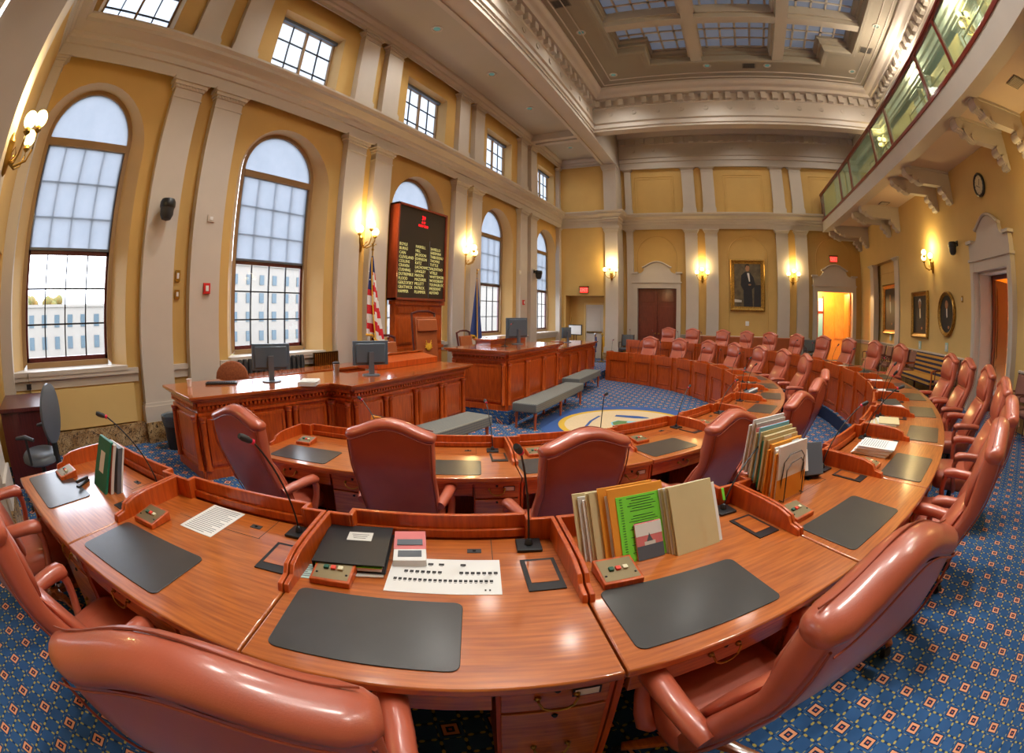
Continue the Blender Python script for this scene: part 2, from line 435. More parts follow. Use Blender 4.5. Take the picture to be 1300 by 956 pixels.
# solid masonry behind the panels so light cannot pass round the reveals
m = MB()
for i, yc in enumerate(WC):
    y0, y1 = edges[i], edges[i+1]; X = -.55
    def q(a, b, c, d): m.add([(X,a,b),(X,c,b),(X,c,d),(X,a,d)], [(0,1,2,3)])
    q(y0, 0, y1, 1.0); q(y0, 1.0, yc-.80, 5.2); q(yc+.80, 1.0, y1, 5.2)
    ar = arch(yc, .80, 4.0, 1.0, X, bottom=False); m.strip(ar, [(X, p[1], 5.2) for p in ar])
    q(y0, 5.2, y1, 5.7); q(y0, 5.7, yc-.78, 9.5); q(yc+.78, 5.7, y1, 9.5); q(yc-.78, 7.2, yc+.78, 9.5)
struct('wall_left_outer', m, 'stone', smooth=0)

# ---- windows
def win_lower(i, yc, blindz):
    r = sempty('window_%d' % (i+1)); X = -.47; h = .72; zs = 4.0
    f = MB(); a = arch(yc, HI+.01, zs, 1.04, X, 24); b = arch(yc, h, zs, 1.10, X, 24)
    a2 = [(X+.05, p[1], p[2]) for p in a]; b2 = [(X+.05, p[1], p[2]) for p in b]; b3 = [(X-.04, p[1], p[2]) for p in b]
    f.strip(a2, b2); f.strip(b2, b3); f.box(X-.04, yc-h, 1.04, X+.06, yc+h, 1.11); f.box(X-.03, yc-h, 3.90, X+.06, yc+h, 4.01)
    struct('frame', f, 'winwood', r, 60)
    s = MB(); bw = .022; X2 = X-.03
    s.box(X2-.02, yc-h, 2.46, X2+.02, yc+h, 2.52)
    for y in (yc-h+.02, yc+h-.02): s.box(X2-.02, y-.02, 1.10, X2+.02, y+.02, 3.9)
    s.box(X2-.02, yc-h, 1.10, X2+.02, yc+h, 1.17)
    struct('sash', s, 'darkwood', r)
    g = MB()
    for k in (-1, 0, 1): g.box(X2-.012, yc+k*h/2-.011, 1.12, X2+.012, yc+k*h/2+.011, 3.9)
    for z in (1.58, 2.03, 2.95, 3.42): g.box(X2-.012, yc-h, z-.011, X2+.012, yc+h, z+.011)
    struct('glazing_bars', g, 'black', r)
    p = MB(); ar = arch(yc, h, zs, 1.1, X2-.005, 24); p.add(ar, [tuple(range(len(ar)))]); struct('pane', p, 'glass', r, 0)
    if blindz:
        b = MB(); XB = X2+.035
        b.add([(XB,yc-h+.01,blindz),(XB,yc+h-.01,blindz),(XB,yc+h-.01,3.9),(XB,yc-h+.01,3.9)], [(0,1,2,3)])
        ar = arch(yc, h, zs, 4.01, XB, 24); b.add(ar, [tuple(range(len(ar)))])
        struct('blind', b, 'blind', r, 0)
        b = MB(); b.box(XB-.012, yc-h+.01, blindz-.035, XB+.012, yc+h-.01, blindz); struct('blind_bar', b, 'greyp', r)
    return r
for i, yc in enumerate(WC): win_lower(i, yc, 2.55)
def win_upper(i, yc):
    r = sempty('window_%d' % (i+6)); X = -.43; h = .73; z0, z1 = 5.76, 7.13
    f = MB()
    for y in (yc-h, yc+h): f.box(X-.03, y-.025, z0, X+.03, y+.025, z1)
    for z in (z0, z1): f.box(X-.03, yc-h, z-.03, X+.03, yc+h, z+.03)
    f.box(X-.03, yc-.025, z0, X+.03, yc+.025, z1)
    struct('frame', f, 'winwood', r)
    g = MB()
    for y in (yc-h/2, yc+h/2): g.box(X-.015, y-.013, z0, X+.01, y+.013, z1)
    for z in (6.22, 6.70): g.box(X-.015, yc-h, z-.013, X+.01, yc+h, z+.013)
    struct('glazing_bars', g, 'dark', r)
    b = MB(); XB = X-.03; b.add([(XB,yc-h,z0),(XB,yc+h,z0),(XB,yc+h,z1),(XB,yc-h,z1)], [(0,1,2,3)]); struct('pane', b, 'blind2', r, 0)
    b = MB(); b.box(X+.03, yc-h-.02, z1-.04, X+.10, yc+h+.02, z1+.04); struct('blind_box', b, 'greyp', r)
for i, yc in enumerate(WC): win_upper(i, yc)

# ---- pilasters: local frame = face centre on its wall; built along +x (normal) then rotated
def pilaster(x, y, nrm, w, z0, z1, d=.15, cap=True, base=True, mat='cream', big=True):
    """x,y: centre of the face; nrm: outward normal angle (deg)"""
    m = MB(); h = w/2
    m.box(-d-.02, -h, z0, 0, h, z1)
    if base:
        m.box(-d, -h-.03, z0, .03, h+.03, z0+.22); m.box(-d, -h-.015, z0+.22, .015, h+.015, z0+.26)
    if cap:
        c = .30 if big else .18
        m.box(-d, -h-.012, z1-c-.02, .012, h+.012, z1-c)
        for k, (e, a, b) in enumerate(((.02, .45, .6), (.05, .6, .78), (.08, .78, 1.0))):
            m.box(-d, -h-e, z1-c*(1-a), e, h+e, z1-c*(1-b))
        if big:
            nn = 9
            for i in range(nn):
                yy = -h+(i+.5)*w/nn; m.box(0, yy-.014, z1-c*.52, .035, yy+.014, z1-c*.40)
    o = struct('pilaster', m, mat); o.location = (x, y, 0); o.rotation_euler = (0, 0, R_(nrm)); return o
def fixed(m, name, mat, smooth=35): return struct(name, m, mat, None, smooth)
PW = .504
for c in PC:
    for s in (-1, 1):
        pilaster(0, c+s*.39, 0, PW, .27, ZA)
        pilaster(0, c+s*.396, 0, .488, ZN+.05, ZT+.02, big=False, base=True)
for y in (N1+.1, D1-.1):
    pilaster(0, y, 0, .20, .27, ZA, big=False); pilaster(0, y, 0, .20, ZN, ZT, big=False)

# ---- entablatures: profile (outward d, z) swept along a horizontal polyline
PROF = [(0,ZA-.02),(.02,ZA-.02),(.02,ZA+.16),(.05,ZA+.17),(.05,ZA+.27),(.09,ZA+.30),(.09,ZA+.36),(.17,ZA+.41),(.24,ZA+.44),(.24,ZA+.50),(.29,ZA+.54),(.29,ZN),(-.2,ZN+.03)]
def sweep_prof(pts, prof):
    """pts: polyline in plan, profile offset to the LEFT of travel; mitred"""
    m = MB(); n = len(pts); rs = []
    for i, p in enumerate(pts):
        p = Vector(p)
        d0 = (p-Vector(pts[i-1])).normalized() if i else None
        d1 = (Vector(pts[i+1])-p).normalized() if i < n-1 else None
        d0 = d0 or d1; d1 = d1 or d0
        n0 = Vector((-d0.y, d0.x)); n1 = Vector((-d1.y, d1.x)); b = n0+n1; b = b/(b.dot(n0))
        rs.append([(p.x+b.x*d, p.y+b.y*d, z) for d, z in prof])
    m.rings(rs, caps=False, closed=False); return m
# travel so that the room is on the left: go +y->... left wall: room is +x => travel -y
xp1, xp2 = 1.80, 2.30
pierf = D1-.10                                    # face of the far pier
plan_left = [(W+.6, N2), (xp2, N2), (xp2, N1+.10), (xp1, N1+.10), (xp1, N1), (0, N1), (0, D1), (xp1, D1), (xp1, pierf), (xp2, pierf), (xp2, D2), (W+.6, D2)]
plan_left = plan_left[::-1]
# reversed: starts at far right, runs to the left corner, down the left wall, to the near right
fixed(sweep_prof([(GX+.02, D2)]+plan_left[1:-1]+[(GX+.02, N2)], [(d, z) for d, z in PROF]), 'trim_entablature', 'cream')
# chair rail on walls
RAIL = [(.0,.86),(.02,.88),(.02,.95),(.05,.96),(.05,.985),(0,1.0)]
fixed(sweep_prof([(W, D2+.13), (11.78, D2+.13)], RAIL), 'trim_chair_rail_a', 'cream')
for a, b in ((2.45, 2.68), (4.62, 9.85)):
    fixed(sweep_prof([(b, D2+.13), (a, D2+.13)], RAIL), 'trim_chair_rail_far', 'cream')
for y0, y1 in ((N2, 6.28), (8.57, 13.45), (15.9, D2)):
    fixed(sweep_prof([(W, y0), (W, y1)], RAIL), 'trim_chair_rail_right', 'cream')
# sills and aprons under the arched windows
for i, yc in enumerate(WC):
    y0 = max(edges[i]+(.66 if i else .2), yc-1.15); y1 = min(edges[i+1]-(.66 if i < 4 else .2), yc+1.15)
    m = MB(); m.box(-.42, yc-HO, .98, PX+.08, yc+HO, 1.035); m.box(PX, y0, .93, PX+.07, y1, 1.0); m.box(PX, y0, .82, PX+.03, y1, .93)
    fixed(m, 'trim_window_sill', 'cream')
    if i == 0:
        m = MB(); m.box(PX, yc-1.0, .30, PX+.06, yc+1.06, .80); fixed(m, 'trim_apron_panel', 'yellow2')
for c in PC:
    m = MB(); m.box(PX, c-.14, .82, PX+.04, c+.14, .93); m.box(PX, c-.14, .93, PX+.07, c+.14, 1.0); fixed(m, 'trim_rail_between_pilasters', 'cream')
# marble base along the left and aisle walls
m = MB(); m.box(PX, N1, 0, PX+.10, D1, .28)
for c in PC:
    for s in (-1, 1): m.box(PX, c+s*.39-.28, 0, .04, c+s*.39+.28, .28)
fixed(m, 'baseboard_left', 'marble')
m = MB()
for Y, s in ((D1, -1), (N1, 1)):
    m.box(0, min(Y, Y+s*.02), 0, .16, max(Y, Y+s*.02), .28); m.box(1.72, min(Y, Y+s*.02), 0, xp1, max(Y, Y+s*.02), .28)
    m.box(xp1-.03, min(Y+.1*s, Y+s*.13), 0, xp2+.03, max(Y+.1*s, Y+s*.13), .28)
fixed(m, 'baseboard_far', 'marble')

# ---- far / near aisle walls, piers, main end walls
def endwall(far):
    s = 1 if far else -1
    d1, d2 = (D1, D2) if far else (N1, N2)
    nm = 'far' if far else 'near'
    def yy(d): return d  # absolute
    m = MB()
    def q(x0, z0, x1, z1, y): m.add([(x0,y,z0),(x1,y,z0),(x1,y,z1),(x0,y,z1)], [(0,1,2,3)])
    # aisle wall with a niche holding a door
    nx0, nx1, nz = .17, 1.715, 2.39
    q(PX, 0, nx0, 7.95, d1); q(nx1, 0, xp1, 7.95, d1); q(nx0, nz, nx1, 7.95, d1)
    dn = d1+s*.55
    q(nx0, 0, nx1, nz, dn)
    for x in (nx0, nx1): m.add([(x,d1,0),(x,dn,0),(x,dn,nz),(x,d1,nz)], [(0,1,2,3)])
    m.add([(nx0,d1,nz),(nx1,d1,nz),(nx1,dn,nz),(nx0,dn,nz)], [(0,1,2,3)])
    struct('wall_%s_aisle' % nm, m, 'yellow', smooth=0)
    m = MB(); m.box(xp1, min(d1-s*.1, d2), .0, xp2, max(d1-s*.1, d2+s*.2), ZA); m.box(xp1+.02, min(d1-s*.08, d2), ZA-.01, xp2-.02, max(d1-s*.08, d2+s*.2), ZN+.01); m.box(xp1, min(d1-s*.1, d2), ZN, xp2, max(d1-s*.1, d2+s*.2), ZT)
    m.box(xp1-.03, min(d1-s*.14, d1-s*.1), .28, xp2+.03, max(d1-s*.14, d1-s*.1), .50)
    for z in (ZA, ZT):
        for e, a, b in ((.02, .16, .12), (.05, .12, .06), (.08, .06, 0)):
            m.box(xp1-e, min(d1-s*(.1+e), d2), z-b-.0, xp2+e, max(d1-s*(.1+e), d2), z-b+.001) if 0 else m.box(xp1-e, min(d1-s*(.1+e), d1), z-a*1.6, xp2+e, max(d1-s*(.1+e), d1), z-b*1.6)
    struct('wall_%s_pier' % nm, m, 'cream')
    # main wall
    P = d2+s*.13
    m = MB(); holes = [(2.89, 4.44), (10.13, 11.68)] if far else []
    xs = [xp2-.15]+[v for h in holes for v in h]+[W+.7]
    for k in range(0, len(xs), 2): q(xs[k], 0, xs[k+1], ZT+.3, P)
    for a, b in holes: q(a, 2.73, b, ZT+.3, P)
    q(xp2-.15, ZT+.3, W+.7, 9.4, P)
    struct('wall_%s' % nm, m, 'yellow', smooth=0)
    for c in (XM-1.83, XM+1.83):
        for t in (-1, 1):
            pilaster(c+t*.40, d2, -90*s, .494, 0, ZA, d=.13); pilaster(c+t*.40, d2, -90*s, .494, ZN, ZT, d=.13, big=False)
    pilaster(2.60, d2, -90*s, .26, 0, ZA, d=.13, big=False); pilaster(2.60, d2, -90*s, .26, ZN, ZT, d=.13, big=False)
    pilaster(11.98, d2, -90*s, .26, ZN, ZT, d=.13, big=False)
    # raised arch mouldings and upper panels
    m = MB()
    def tube(pts, r=.018): m.sweep(pts, r, 6, up=(0,1,0))
    Yf = P-s*.005
    for xc in (3.655, XM, 10.93):
        tube([(xc-.79,Yf,1.0)]+[(xc-.79*cos(pi*i/20),Yf,3.98+.79*sin(pi*i/20)) for i in range(21)]+[(xc+.79,Yf,1.0)])
        x0, x1, z0, z1 = xc-.80, xc+.80, 5.70, 7.22
        tube([(x0,Yf,z0),(x0,Yf,z1),(x1,Yf,z1),(x1,Yf,z0)])
        tube([(x0+.1,Yf,z0),(x0+.1,Yf,z1-.1),(x1-.1,Yf,z1-.1),(x1-.1,Yf,z0)], .01)
    fixed(m, 'trim_%s_wall_mouldings' % nm, 'yellow')
    return P
endwall(True); endwall(False)

# ---- right wall (lower) with doorway and recess; upper gallery wall set back
m = MB()
def qx(y0, z0, y1, z1, x=W): m.add([(x,y0,z0),(x,y1,z0),(x,y1,z1),(x,y0,z1)], [(0,1,2,3)])
dy0, dy1, dz = 6.62, 8.02, 2.72
ry0, ry1, rz = 12.95, 15.85, 3.62
qx(N2-.2, 0, dy0, SOF+.1); qx(dy0, dz, dy1, SOF+.1); qx(dy1, 0, ry0, SOF+.1); qx(ry0, rz, ry1, SOF+.1); qx(ry1, 0, D2+.2, SOF+.1)
qx(ry0, 0, ry1, rz, W+.28)
for y in (ry0, ry1): m.add([(W,y,0),(W+.28,y,0),(W+.28,y,rz),(W,y,rz)], [(0,1,2,3)])
m.add([(W,ry0,rz),(W,ry1,rz),(W+.28,ry1,rz),(W+.28,ry0,rz)], [(0,1,2,3)])
struct('wall_right', m, 'yellow2', smooth=0)
for y in (ry0+.22, ry1-.22): pilaster(W-.03, y, 180, .36, 0, rz, d=.2, big=False)
fixed(sweep_prof([(W+.28, ry0), (W+.28, ry1)], RAIL), 'trim_recess_rail', 'cream')
m = MB(); tp = [(W+.27,13.45,1.1),(W+.27,13.45,3.3),(W+.27,15.35,3.3),(W+.27,15.35,1.1)]; m.sweep(tp, .015, 6, up=(1,0,0)); fixed(m, 'trim_recess_moulding', 'yellow2')
UX = W+.35
m = MB(); m.add([(UX,N2-.2,SOF),(UX,D2+.2,SOF),(UX,D2+.2,9.4),(UX,N2-.2,9.4)], [(0,1,2,3)]); struct('wall_right_upper', m, 'yellow', smooth=0)
for c in PC:
    for s in (-1, 1): pilaster(UX-.12, c+s*.396, 180, .488, SOF+.36, ZT, d=.12, big=False)

# ---- ceilings
m = MB(); m.box(-.5, N1-.3, 7.90, xp1+.1, D1+.3, 8.0); struct('ceiling_aisle', m, 'ceil', smooth=0)
# main tray ceiling with cross-shaped opening
X0, X1, X2, X3 = 3.85, 4.67, 10.02, 10.95
Y0, Y1, Y2, Y3 = YC-3.92, YC-3.12, YC+3.12, YC+3.92
TX0, TX1, TY0, TY1 = 2.2, UX+.1, N2-.3, D2+.3
cross = [(X1,Y0),(X2,Y0),(X2,Y1),(X3,Y1),(X3,Y2),(X2,Y2),(X2,Y3),(X1,Y3),(X1,Y2),(X0,Y2),(X0,Y1),(X1,Y1)]
m = MB()
def qz(x0, y0, x1, y1, z=ZC): m.add([(x0,y0,z),(x1,y0,z),(x1,y1,z),(x0,y1,z)], [(0,1,2,3)])
qz(TX0,TY0,X0,TY1); qz(X3,TY0,TX1,TY1); qz(X0,TY0,X3,Y0); qz(X0,Y3,X3,TY1)
for a, b in ((X0,X1),(X2,X3)): qz(a,Y0,b,Y1); qz(a,Y2,b,Y3)
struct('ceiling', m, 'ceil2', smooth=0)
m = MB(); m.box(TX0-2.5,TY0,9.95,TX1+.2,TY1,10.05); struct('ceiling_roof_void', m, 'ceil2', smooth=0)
# coffer: stepped frame mouldings, side walls, ribs, laylight panels
def inset(poly, d):
    out = []; n = len(poly)
    for i in range(n):
        a, p, b = Vector(poly[i-1]), Vector(poly[i]), Vector(poly[(i+1) % n])
        d0, d1 = (p-a).normalized(), (b-p).normalized(); n0, n1 = Vector((-d0.y, d0.x)), Vector((-d1.y, d1.x))
        v = n0+n1; v /= v.dot(n0); out.append(tuple(p+v*d))
    return out
def loopat(d, z): return [(x, y, z) for x, y in inset(cross, d)]
m = MB(); m.rings([loopat(*a) for a in ((-.22,ZC),(-.22,ZC-.05),(-.16,ZC-.06),(-.12,ZC-.09),(-.03,ZC-.09),(0,ZC-.05),(0,ZC+.12),(.06,ZC+.14),(.06,ZC+.24),(.14,ZC+.28),(.14,ZC+.5))], caps=False)
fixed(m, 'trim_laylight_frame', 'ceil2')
gz = ZC+.34
m = MB(); bt = .17
ribx = [6.13-.05, 8.66-.05]; riby = [YC-1.85, YC+1.85]
for x in ribx: m.box(x-bt, Y0, ZC-.06, x+bt, Y3, ZC+.5); m.box(x-bt-.06, Y0, ZC+.1, x+bt+.06, Y3, ZC+.5)
for y in riby: m.box(X0, y-bt*.8, ZC-.055, X3, y+bt*.8, ZC+.5); m.box(X0, y-bt*.8-.06, ZC+.1, X3, y+bt*.8+.06, ZC+.5)
fixed(m, 'trim_laylight_ribs', 'ceil')
m = MB(); sx = [X0]+[v for x in ribx for v in (x-bt, x+bt)]+[X3]; sy = [Y0]+[v for y in riby for v in (y-bt, y+bt)]+[Y3]
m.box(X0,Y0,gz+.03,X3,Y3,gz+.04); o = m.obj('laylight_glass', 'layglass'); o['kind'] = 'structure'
m = MB()
y = Y0
while y < Y3: m.box(X0, y-.03, gz, X3, y+.03, gz+.035); y += .48
x = X0
while x < X3: m.box(x-.03, Y0, gz, x+.03, Y3, gz+.035); x += .44
fixed(m, 'trim_laylight_bars', 'ceil')
m = MB()
for a in ((X0,X1),(X2,X3)):
    for b in ((Y0,Y1),(Y2,Y3)): m.box(a[0]+(.1 if a[0] > X1 else -.02), b[0]+(.1 if b[0] > Y1 else -.02), ZC+.01, a[1]-(.1 if a[0] < X1 else -.02), b[1]-(.1 if b[0] < Y1 else -.02), ZC+.6)
fixed(m, 'trim_laylight_corners', 'ceil2')

# ---- beams with frieze, roundels, dentils (ring around the tray)
YB1, YB0 = 13.28, 2*YC-13.28
ring = [(xp2, YB0), (UX-.1, YB0), (UX-.1, YB1), (xp2, YB1)]      # counter-clockwise: inside on the left
EP = [(-.30,ZT+.19),(0,ZT+.19),(0,ZT+.26),(.04,ZT+.28),(.04,ZT+.42),(.09,ZT+.46),(.0,ZT+.50),(0,8.58),(.03,8.60),(.03,8.88),(.22,8.90),(.26,8.97),(.30,9.0),(.36,9.02),(.42,9.08),(.48,9.12),(.48,ZC)]
EP2 = [(-.1,ZT+.0),(0,ZT+.0),(0,ZT+.26),(.04,ZT+.28),(.04,ZT+.42),(.09,ZT+.46),(.0,ZT+.50),(0,8.58),(.03,8.60),(.03,8.88),(.16,8.90),(.20,8.97),(.24,9.0),(.28,9.1),(.28,ZC)]
m = sweep_prof([((ring[0][0]+ring[1][0])/2, ring[0][1])]+ring[1:]+[ring[0], ((ring[0][0]+ring[1][0])/2, ring[0][1])], EP); fixed(m, 'trim_tray_entablature', 'cream')
m = MB()
def dent(p0, p1, d, zs=(8.62, 8.86), w=.19, pitch=.40, round_=True):
    p0, p1 = Vector(p0), Vector(p1); L = (p1-p0).length; t = (p1-p0)/L; nn = Vector((-t.y, t.x)); k = int(L/pitch); a = atan2(t.y, t.x)
    for i in range(k):
        c = p0+t*((i+.5)*L/k)
        e = c+nn*(d/2); m.cbox((e.x, e.y, (zs[0]+zs[1])/2), (w, d, zs[1]-zs[0]), rz=a)
        if round_ and i % 2:
            for ax in (0,):
                q = c+nn*.008; rr = MB(); rr.lathe([(.085,0),(.085,.02),(.05,.025),(.05,.01),(.001,.01)], n=14, ax='z')
                Mx = Matrix.Translation((q.x, q.y, 8.36)) @ Matrix.Rotation(a, 4, 'Z') @ Matrix.Rotation(-pi/2, 4, 'X')
                m.add([tuple(Mx @ Vector(v)) for v in rr.v], rr.f)
for i in range(4): dent(ring[i], ring[(i+1) % 4], .17)
fixed(m, 'trim_tray_dentils', 'cream')
# same cornice on the far main wall
for (Y, s) in ((D2, 1), (N2, -1)):
    pts = [(UX, Y), (xp2, Y)] if s > 0 else [(xp2, Y), (UX, Y)]
    fixed(sweep_prof(pts, EP2), 'trim_end_wall_cornice', 'cream')
    m = MB(); dent(pts[0], pts[1], .13); fixed(m, 'trim_end_wall_dentils', 'cream')
fixed(sweep_prof([(UX,N2),(UX,D2)], EP2), 'trim_right_cornice', 'cream')
# beam bodies
m = MB(); m.box(xp1, N2-.2, ZT+.012, xp2-.03, D2+.2, ZC+.2); struct('ceiling_beam_left', m, 'cream')
for y0, y1, nm in ((YB1, YB1+.40, 'far'), (YB0-.40, YB0, 'near')):
    e0, e1 = (.03, 0) if nm == 'far' else (0, -.03)
    m = MB(); m.box(xp2-.05, y0+e0, ZT+.20, UX, y1+e1, ZC+.2); struct('ceiling_beam_'+nm, m, 'cream')
    m = MB(); m.box(0, y0-.08, ZT+.12, xp1, y0+.12, 7.92); m.box(0, y1-.12, ZT+.12, xp1, y1+.08, 7.92); m.box(0, y0, ZT+.2, xp1, y1, 7.92); struct('ceiling_beam_aisle_'+nm, m, 'cream')
m = MB()   # mouldings under the left beam and round the aisle ceiling
m.box(xp1-.05, N1, ZT-.03, xp1+.06, D1, ZT+.04); m.box(xp2-.06, N2, ZT-.03, xp2+.03, D2, ZT+.04)
fixed(m, 'trim_beam_fillets', 'cream')
AP = [(0,ZT),(.03,ZT),(.03,ZT+.10),(.07,ZT+.14),(.07,ZT+.2),(.14,ZT+.28),(.14,ZT+.36)]
fixed(sweep_prof([(xp1, D1), (0, D1), (0, N1), (xp1, N1)], AP), 'trim_aisle_cornice', 'cream')
fixed(sweep_prof([(xp1, N1), (xp1, D1)], [(d, z+.05) for d, z in AP[3:]]), 'trim_aisle_cornice_beam', 'cream')
m = MB()   # raised line mouldings on the tray ceiling
for d in (.62, .90):
    pp = inset(ring, d); pp = pp+pp[:1]
    for i in range(4):
        a, b = pp[i], pp[i+1]; m.sweep([(a[0],a[1],ZC-.005),(b[0],b[1],ZC-.005)], .022, 6)
fixed(m, 'trim_tray_lines', 'cream')

# ---- gallery
m = MB(); m.box(GX+.02, N2, SOF, UX+.1, D2+.1, SOF+.10); struct('ceiling_gallery_soffit', m, 'soffit', smooth=0)
m = MB(); m.box(GX, N2, SOF-.02, GX+.25, D2+.1, SOF+.34); m.box(GX-.01, N2, SOF-.04, GX+.30, D2, SOF-.0); m.box(GX+.30, N2, SOF-.03, GX+.36, D2, SOF)
struct('trim_gallery_fascia', m, 'cream')
m = MB(); m.box(GX+.2, N2, SOF+.1, UX, D2+.1, SOF+.36); struct('floor_gallery', m, 'carpet', smooth=0)
gal = thing('gallery_railing', 'dark red wooden gallery railing with tall glass panels along the balcony', 'railing', (GX+.03, YC, SOF+.34))
z0, z1 = .02, 1.03; L = D2-.05-YC
m = MB(); m.box(-.05, -L, 0, .05, L, .07); m.box(-.03, -L, .07, .03, L, .10); m.obj('bottom_rail', 'railwood', gal, bev=.008)
m = MB(); m.box(-.06, -L, z1, .06, L, z1+.05); m.box(-.04, -L, z1-.04, .04, L, z1); m.obj('top_rail', 'railwood', gal, bev=.008)
gp = sorted([c+s*.64-YC for c in PC for s in (-1, 1)]+[-L+.04, L-.04, -L+.35, L-.35])
for y in gp:
    m = MB(); m.box(-.035, y-.04, .05, .035, y+.04, z1); m.obj('post', 'railwood', gal)
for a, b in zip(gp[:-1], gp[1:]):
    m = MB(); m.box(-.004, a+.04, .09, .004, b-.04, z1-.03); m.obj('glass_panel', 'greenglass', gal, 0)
# scrolled brackets under the gallery
def bracket(y):
    w = .24; m = MB()
    pr = [(0,0),(-1.42,0),(-1.42,-.12),(-1.36,-.20),(-1.24,-.20),(-1.10,-.30),(-.95,-.36),(-.34,-.36),(-.30,-.44),(-.20,-.50),(-.14,-.62),(-.05,-.72),(0,-.72)]
    m.prism([(W+a, SOF+b) for a, b in pr], y-w/2+.03, y+w/2-.03, 'y')
    m.box(W-1.46, y-w/2, SOF-.05, W, y+w/2, SOF)
    for cx, cz, r in ((W-1.33,SOF-.13,.09),(W-1.16,SOF-.25,.075),(W-1.0,SOF-.32,.06),(W-.28,SOF-.43,.08),(W-.17,SOF-.56,.07),(W-.08,SOF-.67,.055)):
        m.sweep([(cx, y-w/2-.005, cz), (cx, y+w/2+.005, cz)], r, 12, up=(0,0,1))
    for k in (-1, 0, 1): m.sweep([(W-1.38,y+k*.06,SOF-.19),(W-1.2,y+k*.06,SOF-.27),(W-1.0,y+k*.06,SOF-.37),(W-.92,y+k*.06,SOF-.37)], .03, 6)
    for k in (-1, 0, 1): m.sweep([(W-.33,y+k*.06,SOF-.44),(W-.22,y+k*.06,SOF-.52),(W-.12,y+k*.06,SOF-.66),(W-.03,y+k*.06,SOF-.73)], .03, 6)
    struct('trim_gallery_bracket', m, 'cream')
for c in PC+[D2-.5]:
    for s in (-1, 1):
        if c+s*.43 < D2: bracket(c+s*.43-.1)

# ---- doors
def door_case(name, w, h, ped=True, mat='cream'):
    """local frame: x along the wall, y into the room = -y; z up; centred"""
    r = sempty(name); m = MB(); t = .17; a = w/2
    for s in (-1, 1): m.box(min(s*a, s*(a+t)), -.17, 0, max(s*a, s*(a+t)), .06, h+.18); m.box(min(s*(a+.02), s*(a+.06)), -.19, 0, max(s*(a+.02), s*(a+.06)), -.17, h)
    m.box(-a-t+.003, -.165, h, a+t-.003, .055, h+.22); m.box(-a-t-.03, -.20, h+.20, a+t+.03, -.0, h+.25)
    m.box(-a-t+.006, -.16, h+.24, a+t-.006, 0, h+.57)
    for s in (-1, 1): m.box(min(s*(a-.02), s*(a+t+.06)), -.22, h+.56, max(s*(a-.02), s*(a+t+.06)), 0, h+.62)
    k = a*.66; pr = [(-a+.05,h+.56)]+[(-a+.05+(a-k-.05)*sin(pi/2*i/6), h+.57+.20*(1-cos(pi/2*i/6))) for i in range(7)]+[(-k-.0,h+.80)]
    top = [(-k*1.0+2*k*i/16, h+.80+.20*sin(pi*i/16)) for i in range(17)]
    pts = pr+top+[(-x, z) for x, z in pr[::-1]]
    m.prism(pts, -.14, 0, 'y')
    m.sweep([(x, -.13, z+.02) for x, z in [(-k-.07,h+.78)]+top+[(k+.07,h+.78)]], [(.07,.035)]*19, 8, up=(0,0,1))
    struct('casing', m, mat, r, 30); return r
d = door_case('door_1', 1.55, 2.73); d.location = (3.665, D2+.13, 0)
m = MB(); m.box(2.2, D2+.35, 0, 5.1, D2+.40, 3.2); struct('wall_far_backing', m, 'darkwood')  # added panel, stops sky light showing through the gap between the leaves
for s in (-1, 1):
    m = MB(); x0, x1 = (-.77, -.005) if s < 0 else (.005, .77)
    m.box(x0, .02, .01, x1, .07, 2.71)
    for z0, z1 in ((.15,.75),(.9,2.05),(2.2,2.6)):
        for e, dd in ((.10,.0),(.13,-.015)): m.box(x0+e, .02-.012+dd*.3, z0, x1-e, .03, z1) if e > .1 else m.box(x0+e, .005, z0, x1-e, .03, z1)
    lf = struct('leaf', m, 'mahog', d, bev=.006)
    k = MB(); k.ball((s*.07, -.03, 1.0), .03); k.lathe([(.03,.0),(.03,.02)], (s*.07,-.0,1.0), 12, 'y'); struct('door_handle', k, 'brass', lf)
# open door, amber room beyond
d = door_case('door_2', 1.55, 2.73); d.location = (10.905, D2+.13, 0)
m = MB(); m.box(-.02, 0, 0, .03, .76, 2.7); m.box(-.03,.1,1.0,-.02,.66,2.55); m.box(-.03,.1,.15,-.02,.66,.85)
lf = struct('leaf', m, 'oak', d, bev=.006); lf.location = (-.74, .06, 0)
k = MB(); k.ball((-.06, .68, 1.0), .03); struct('door_handle', k, 'brass', lf)
lf = struct('leaf', m, 'oak', d, bev=.006); lf.location = (.73, .06, 0)
m = MB(); m.box(8.9, D2+2.5, 0, 13.5, D2+2.6, 3.4); m.box(8.9, D2+.2, 0, 9.0, D2+2.6, 3.4); m.box(13.4, D2+.2, 0, 13.5, D2+2.6, 3.4); m.box(8.9,D2+.14,3.3,13.5,D2+2.6,3.4)
for x in (9.6, 10.3, 11.6): m.box(x, D2+2.46, .9, x+.6, D2+2.5, 2.8)
struct('wall_far_lobby', m, 'oak')
m = MB(); m.box(10.75, D2+2.40, 0, 10.98, D2+2.48, 2.6); struct('window_11', m, 'blue')
m = MB(); m.box(10.70, D2+2.38, 0, 10.75, D2+2.5, 2.7); m.box(10.98, D2+2.38, 0, 11.03, D2+2.5, 2.7); m.box(10.70,D2+2.38,1.95,11.03,D2+2.5,2.05); struct('trim_lobby_window', m, 'railwood')
light('lobby_lamp', 'POINT', (10.9, D2+1.4, 2.9), 240, (1,.66,.26), shadow_soft_size=.1)
